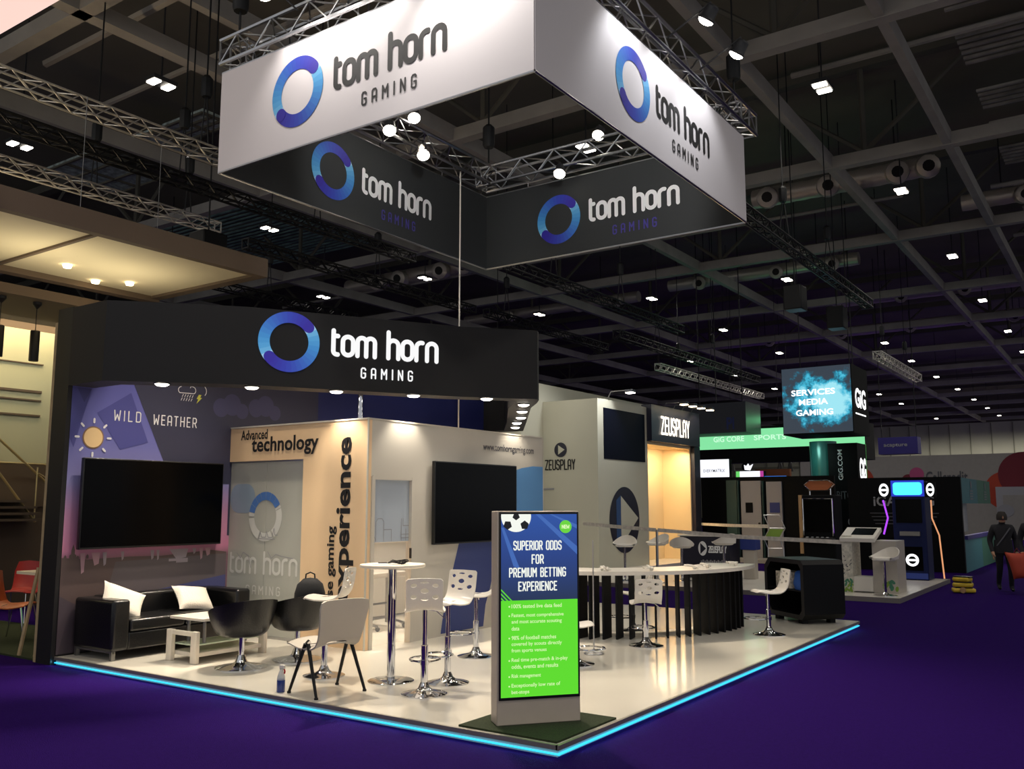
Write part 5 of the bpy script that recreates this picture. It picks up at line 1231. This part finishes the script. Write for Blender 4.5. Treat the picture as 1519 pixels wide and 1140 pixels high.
gb = thing('green_sign_band', 'long glowing green sign band above the dark stands', 'illuminated sign', (-8.5, 30, 3.8))
q = [at(1036, 645, 'y', 30), at(1036, 668, 'y', 30), at(1283, 655, 'y', 30), at(1200, 631, 'y', 30)]
f = Fr((0, 30, 0), (1, 0, 0))
MB().prism([(q[0].x, 3.83), (q[2].x, 3.83), (q[2].x, 4.6), (q[0].x, 4.6)], f, 0, .1).build('lit_face', 'green_led', gb, smooth=False)
MB().box(q[0].x, q[2].x, 30.1, 31.5, 3.3, 4.7).build('box_frame', 'gig_black', gb, smooth=False); MB().box(q[0].x, q[2].x, 29.9, 30.1, 3.25, 3.83).build('lower_fascia', 'gig_black', gb, smooth=False)
font_text('GiG CORE', f, q[0].x+.7, 4.12, 'pale_lettering', 'green_led_text', gb, 1.3, .22, .02, .11); font_text('SPORTS', f, q[0].x+2.4, 4.14, 'pale_lettering', 'green_led_text', gb, 1.3, .2, .02, .11)
MB().box(q[2].x-.12, q[2].x, 29.98, 30.1, 2.4, 3.83).build('lit_edge', 'sign_green_lit', gb, smooth=False)
for x in (q[0].x+.5, q[2].x-.5): MB().tube([(x, 30.8, 4.7), (x, 30.8, 13.6)], .02, 5).build('hanger', 'truss_dark', gb)
lamp('AREA', 'green_glow', (-9, 29.5, 4.9), 22, (.2, 1, .4), (-9, 27, 9), 4, size_y=.6)
o = thing('hanging_box_sign', 'dark navy hanging box sign in front of the green sign band', 'hanging sign', (-10, 27, 4.3))
q = [at(1030, 600, 'y', 27), at(1107, 640, 'y', 27)]
MB().box(q[0].x-2, q[1].x, 27, 28.6, q[1].z, q[0].z).build('case', 'zeus_navy', o, smooth=False); font_text('Pl', Fr((0, 27, 0), (1, 0, 0)), q[1].x-.75, q[1].z+.12, 'sign_lettering', 'navy_box', o, .3, .45, .03)
for x in (q[0].x, q[1].x-.3): MB().tube([(x, 27.5, q[0].z), (x, 27.5, 13.6)], .02, 5).build('hanger', 'truss_dark', o)

# wall with white doors
YD = 21.5
dw_ = thing('door_wall', 'dark stand wall with two white doors and teal posts', 'exhibition wall', (-7.5, YD, G))
def fx(px, py): p = at(px, py, 'y', YD); return p.x, p.z
f = Fr((0, YD, 0), (1, 0, 0))
def pbox(a, b_, d0, d1, nm, mt):
    x0, z1 = fx(*a); x1, z0 = fx(*b_); z0 = max(z0, G); return MB().fbox(f, x0, x1, z0, z1, d0, d1).build(nm, mt, dw_, smooth=False)
pbox((1036, 708), (1240, 832), -.3, -.2, 'dark_panel', 'gig_black'); pbox((1075, 712), (1094, 832), -.2, -.1, 'teal_panel', 'gig_tealdark')
d1 = pbox((1096, 713), (1130, 829), -.2, -.12, 'door', 'door_white'); d2 = pbox((1134, 714), (1161, 829), -.2, -.12, 'door', 'door_white')
for a, b_ in (((1092, 712), (1097, 830)), ((1129, 713), (1134, 830))): pbox(a, b_, -.2, -.05, 'post', 'gig_tealdark')
for dd, a, b_, mt in ((d1, (1104, 745), (1115, 760), 'gig_black'), (d2, (1140, 745), (1155, 760), 'navy_box')):
    x0, z1 = fx(*a); x1, z0 = fx(*b_); MB().fbox(f, x0, x1, z0, z1, -.12, -.1).build('door_window', mt, dd, smooth=False)
x0, z0 = fx(1125, 776); MB().lathe([(.03, 0), (.03, .05), (0, .05)], f(x0, z0, -.12), 10, 0, f.n).build('door_handle', 'bezel', d1)
MB().box(-7.25, -4.6, 20.4, 21.3, G, G+.1).build('threshold', 'far_grey', dw_, smooth=False)
def sign(name, a, b_, Y, mt, lab, lights=None, depth=.25):
    p, q = at(*a, 'y', Y), at(*b_, 'y', Y); o = thing(name, lab, 'illuminated sign', ((p.x+q.x)/2, Y, q.z))
    MB().box(p.x, q.x, Y, Y+depth, q.z, p.z).build('case', 'gig_black', o, smooth=False); f = Fr((0, Y, 0), (1, 0, 0))
    for x in (p.x+.1, q.x-.1): MB().box(x-.04, x+.04, Y+.05, Y+.15, G, q.z).build('support_post', 'gig_black', o, smooth=False)
    if isinstance(mt, str): mt = [(0, 1, mt)]
    for s, t, mm in mt: MB().fbox(f, p.x+(q.x-p.x)*s, p.x+(q.x-p.x)*t, q.z, p.z, .002, .02).build('lit_face', mm, o, smooth=False)
    return o, p, q, f
o, p, q, f = sign('white_sign', (1036, 682), (1082, 707), 26, [(0, 1, 'sign_white_lit')], 'white lit sign left of the coloured signs above the doors'); font_text('EVERYMATRIX', f, p.x+.2, q.z+.17, 'sign_lettering', 'text_grey', o, (q.x-p.x)*.7, .12, .01, .03)
sign('colourful_sign', (1092, 699), (1133, 714), 23.5, [(0, .14, 'sign_green_lit'), (.14, .88, 'sign_white_lit'), (.88, 1, 'sign_pink_lit')], 'white lit sign with green and pink ends above the white doors')
sign('blue_sign', (1134, 706), (1167, 716), 23.2, [(0, 1, 'sign_blue_lit')], 'blue lit sign right of the white sign above the doors')
o = thing('winged_emblem', 'white winged emblem on a dark disc above the white sign with coloured ends', 'emblem', at(1108, 693, 'y', 23.6)); c = at(1106, 692, 'y', 23.6); f = Fr((0, 23.6, 0), (1, 0, 0))
MB().prism(blob(c.x, c.z, .14, .14, 0, 18), f, -.06, 0).build('disc', 'gig_black', o, smooth=False)
MB().prism([(c.x-.02, c.z-.1), (c.x+.16, c.z-.12), (c.x+.26, c.z+.08), (c.x+.14, c.z+.02), (c.x+.1, c.z+.1), (c.x+.03, c.z+.02), (c.x-.04, c.z+.06)], f, .01, .04).build('wing', 'sign_white_lit', o, smooth=False)
MB().tube([(c.x, 23.62, c.z-.12), (c.x, 23.62, c.z-.3)], .02, 6).build('stem', 'gig_black', o)
o = thing('amber_panel', 'orange-brown stand panel behind the blue lit sign', 'exhibition panel', (-9, 28, 2)); p, q = at(1120, 696, 'y', 28), at(1172, 716, 'y', 28); MB().box(p.x, q.x, 28, 28.2, G, p.z).build('panel', 'amber', o, smooth=False)

# far stands
fw_ = thing('grey_stand', 'wide grey stand wall with red and maroon circles in the distance', 'exhibition wall', (-4, 45, G))
p = at(1270, 676, 'y', 45); MB().box(p.x-3, 6, 45, 45.3, G, 4.1).build('wall', 'far_grey', fw_, smooth=False)
f = Fr((0, 45, 0), (1, 0, 0))
for (a, b_), rr, mt in (((1276, 712), 18, 0), ((1519, 704), 29, 1), ((1492, 727), 24, 0), ((1360, 703), 9, 2), ((1348, 713), 9, 1)):
    c = at(a, b_, 'y', 45); MB().disc(f, c.x, c.z, rr*45/1339*1.15, d=.01+.01*mt, n=36).build('circle_print', ['orange_red', 'maroon', 'pinkish'][mt], fw_, smooth=False)
p, q = at(1374, 712, 'y', 45), at(1436, 712, 'y', 45); font_text('Callcredit', f, p.x, p.z-.15, 'sign_lettering', 'text_dim', fw_, q.x-p.x, .6, .01, .03)
p = at(1478, 722, 'y', 45); MB().box(p.x, p.x+2.4, 44.6, 45, G, p.z).build('white_portal', 'door_white', fw_, smooth=False); MB().box(p.x+.3, p.x+1.9, 44.55, 44.62, G, p.z-.4).build('portal_panel', 'far_grey', fw_, smooth=False)
c = at(1492, 757, 'y', 44.5); MB().disc(Fr((0, 44.54, 0), (1, 0, 0)), c.x, c.z, .36, .3, d=.005).build('pale_emblem', 'text_grey', fw_, smooth=False)
o = thing('purple_banner', 'purple hanging banner with pale lettering in front of the far hall wall', 'banner', (-6, 40, 3.9))
p, q = at(1302, 649, 'y', 40), at(1362, 672, 'y', 40); MB().box(p.x, q.x, 40, 40.8, q.z, p.z).build('case', 'purple_banner', o, smooth=False); font_text('acapture', Fr((0, 40, 0), (1, 0, 0)), p.x+.25, q.z+.3, 'sign_lettering', 'text_grey', o, (q.x-p.x)*.6, .2, .02, .01)
for x in (p.x+.1, q.x-.1): MB().tube([(x, 40.4, p.z), (x, 40.4, 13.6)], .02, 5).build('hanger', 'truss_dark', o)
for k, (a, b_) in enumerate(((1086, 690), (1157, 690), (1172, 690))):
    c = at(a, b_, 'y', 34); o = thing('dark_cone_lamp', ('dark cone lamp left of the white winged emblem', 'left of two dark cone lamps above the blue sign', 'right of two dark cone lamps above the blue sign')[k], 'lamp', c, 'dark cone lamps in the distance')
    MB().lathe([(.14, -.25), (.04, .25), (0, .28)], c, 12).tube([c+V((0, 0, .25)), V((c.x, c.y, 13.6))], .01, 5).build('shade', 'pendant_black', o)

# ---- yellow kit on the aisle carpet
yk = thing('yellow_tool_stack', 'low stack of yellow tools lying on the purple aisle carpet', 'tools', (.41, 14.0, G))
for k in range(3):
    f = Fr((.41, 14.0, G), (cos(.3-.25*k), sin(.3-.25*k), 0)); MB().fbox(f, -.2+.02*k, .2-.03*k, .015+.1*k, .095+.1*k, -.12, .12).build('case', 'yellow', yk, bevel=.03, seg=3)
    MB().fbox(f, -.15, .15, .095+.1*k, .115+.1*k, -.1, .1).build('spacer', 'bezel', yk, bevel=.004)
MB().lathe([(.05, -.02), (.055, 0), (.05, .02)], (.42, 13.86, G+.06), 16, 0, (0, 1, 0)).build('wheel', 'tan', yk)

# ---- people on the aisle
def person(lab, x, y, rz, H, hold):
    o = thing('person', lab, 'person', (x, y, G), 'people walking in the aisle'); s = H/1.75
    J = {'pel': (0, 0, .95), 'wst': (0, .0, 1.1), 'cst': (0, .01, 1.32), 'nk': (0, .02, 1.5), 'hd': (0, .04, 1.6), 'hd2': (0, .05, 1.72),
         'hl': (-.1, 0, .9), 'kl': (-.1, .12, .5), 'al': (-.1, .05, .09), 'tl': (-.1, .2, .04), 'hr': (.1, 0, .9), 'kr': (.1, -.02, .5), 'ar': (.1, -.22, .14), 'tr': (.1, -.1, .04),
         'sl': (-.19, .0, 1.42), 'el': (-.27, -.06, 1.14), 'wl': (-.25, .04, .9), 'sr': (.19, 0, 1.42), 'er': (.27, -.05, 1.14), 'wr': (.25, .08, .9), 'pl': (-.245, .08, .82), 'pr': (.245, .12, .82)}
    Rr = {'pel': .15, 'wst': .15, 'cst': .165, 'nk': .065, 'hd': .085, 'hd2': .08, 'hl': .105, 'kl': .072, 'al': .052, 'tl': .04, 'hr': .105, 'kr': .072, 'ar': .052, 'tr': .04, 'sl': .085, 'el': .062, 'wl': .045, 'sr': .085, 'er': .062, 'wr': .045, 'pl': .035, 'pr': .035}
    E_ = [('pel', 'wst'), ('wst', 'cst'), ('cst', 'nk'), ('nk', 'hd'), ('hd', 'hd2'), ('pel', 'hl'), ('hl', 'kl'), ('kl', 'al'), ('al', 'tl'), ('pel', 'hr'), ('hr', 'kr'), ('kr', 'ar'), ('ar', 'tr'), ('cst', 'sl'), ('sl', 'el'), ('el', 'wl'), ('wl', 'pl'), ('cst', 'sr'), ('sr', 'er'), ('er', 'wr'), ('wr', 'pr')]
    ks = list(J); vs = [tuple(V(J[k])*s) for k in ks]; es = [(ks.index(a), ks.index(b)) for a, b in E_]; rad = [Rr[k]*s for k in ks]
    for sx, hnd in ((-1, 'pl'), (1, 'pr')):           # five fingers on each palm
        b = V(J[hnd])*s; bi = ks.index(hnd)
        for q in range(4):
            i0 = len(vs); dx = (-.02+.013*q)*s; ln_ = (.075, .085, .08, .065)[q]*s
            vs += [tuple(b+V((0, dx, -.03*s))), tuple(b+V((0, dx+.004, -.03*s-ln_*.55))), tuple(b+V((-sx*.012, dx+.012*s, -.03*s-ln_)))]; rad += [.009, .0085, .008]; es += [(bi, i0), (i0, i0+1), (i0+1, i0+2)]
        i0 = len(vs); vs += [tuple(b+V((-sx*.012, .045*s, .0))), tuple(b+V((-sx*.02, .06*s, -.045*s)))]; rad += [.011, .009]; es += [(bi, i0), (i0, i0+1)]
    me = bpy.data.meshes.new('body'); me.from_pydata(vs, es, []); bo = bpy.data.objects.new('body', me); COL.objects.link(bo)
    bo.modifiers.new('skin', 'SKIN'); sv = me.skin_vertices[0].data
    for i, r in enumerate(rad): sv[i].radius = (r, r)
    sv[0].use_root = True
    bo.modifiers.new('smooth', 'SUBSURF').levels = 1
    dg = bpy.context.evaluated_depsgraph_get(); m2_ = bpy.data.meshes.new_from_object(bo.evaluated_get(dg)); bpy.data.objects.remove(bo)
    for mm in ('coat', 'trousers', 'skin', 'bezel'): m2_.materials.append(m_(mm))
    for p in m2_.polygons:
        z = p.center.z/s; p.use_smooth = True
        p.material_index = 2 if z > 1.535 or (z < .885 and abs(p.center.x)/s > .2 and z > .6) else (0 if z > .82 else (3 if z < .1 else 1))
    b = link('body', m2_, o, local=True)
    MB().lathe([(.0, .86), (.205, .86), (.2, .95), (.185, 1.15), (.18, 1.15)], n=20).build('coat_skirt', 'coat', o, local=True).scale = (s, s*.75, s)
    mb = MB(); mb.lathe([(.0, .115), (.06, .1), (.092, .04), (.098, -.02), (.09, -.06)], (0, .02*s, 1.665*s), 20); mb.build('hair', 'hair', o, local=True)
    MB().lathe([(.012, 0), (.016, .02), (.004, .05)], (0, .125*s, 1.63*s), 8, 0, (0, .25, 1)).build('nose', 'skin', o, local=True)
    for sx in (-1, 1): MB().lathe([(0, 0), (.011, .003), (0, .008)], (sx*.035*s, .118*s, 1.672*s), 8, 0, (0, 1, 0)).build('eye', 'bezel', o, local=True)
    MB().tube([(-.025*s, .122*s, 1.595*s), (.025*s, .122*s, 1.595*s)], .006, 6).build('mouth', 'maroon', o, local=True)
    for sx in (-1, 1): MB().lathe([(.02, 0), (.028, .01), (0, .018)], (sx*.083*s, .03*s, 1.655*s), 10, 0, (sx, 0, 0)).build('ear', 'skin', o, local=True)
    MB().tube([(-.13*s, .13*s, 1.42*s), (.02*s, .175*s, 1.22*s), (.16*s, .14*s, 1.02*s)], .014, 6).build('bag_strap', 'text_dim', o, local=True)
    o.rotation_euler = (0, 0, rz); return o
person('person in a dark coat with a shoulder strap walking up the purple aisle', 1.05, 14.75, face_angle(.35, -1), 1.50, None)
person('person in a black coat at the right edge carrying a red bag', 1.62, 14.3, face_angle(.2, -1), 1.55, None)
o = thing('red_bag', 'red bag carried at the right edge of the aisle', 'bag', (1.36, 14.15, .5))
mb = MB(); pillow(mb, Fr((1.36, 14.1, .46), (.95, .2, 0), (-.25, 0, .97)), .34, .52, .2); mb.build('bag_body', 'orange_red', o, angle=1.2)
MB().tube([(1.28, 14.1, .68), (1.34, 14.1, .78), (1.4, 14.1, .68)], .01, 6).build('handle', 'maroon', o)
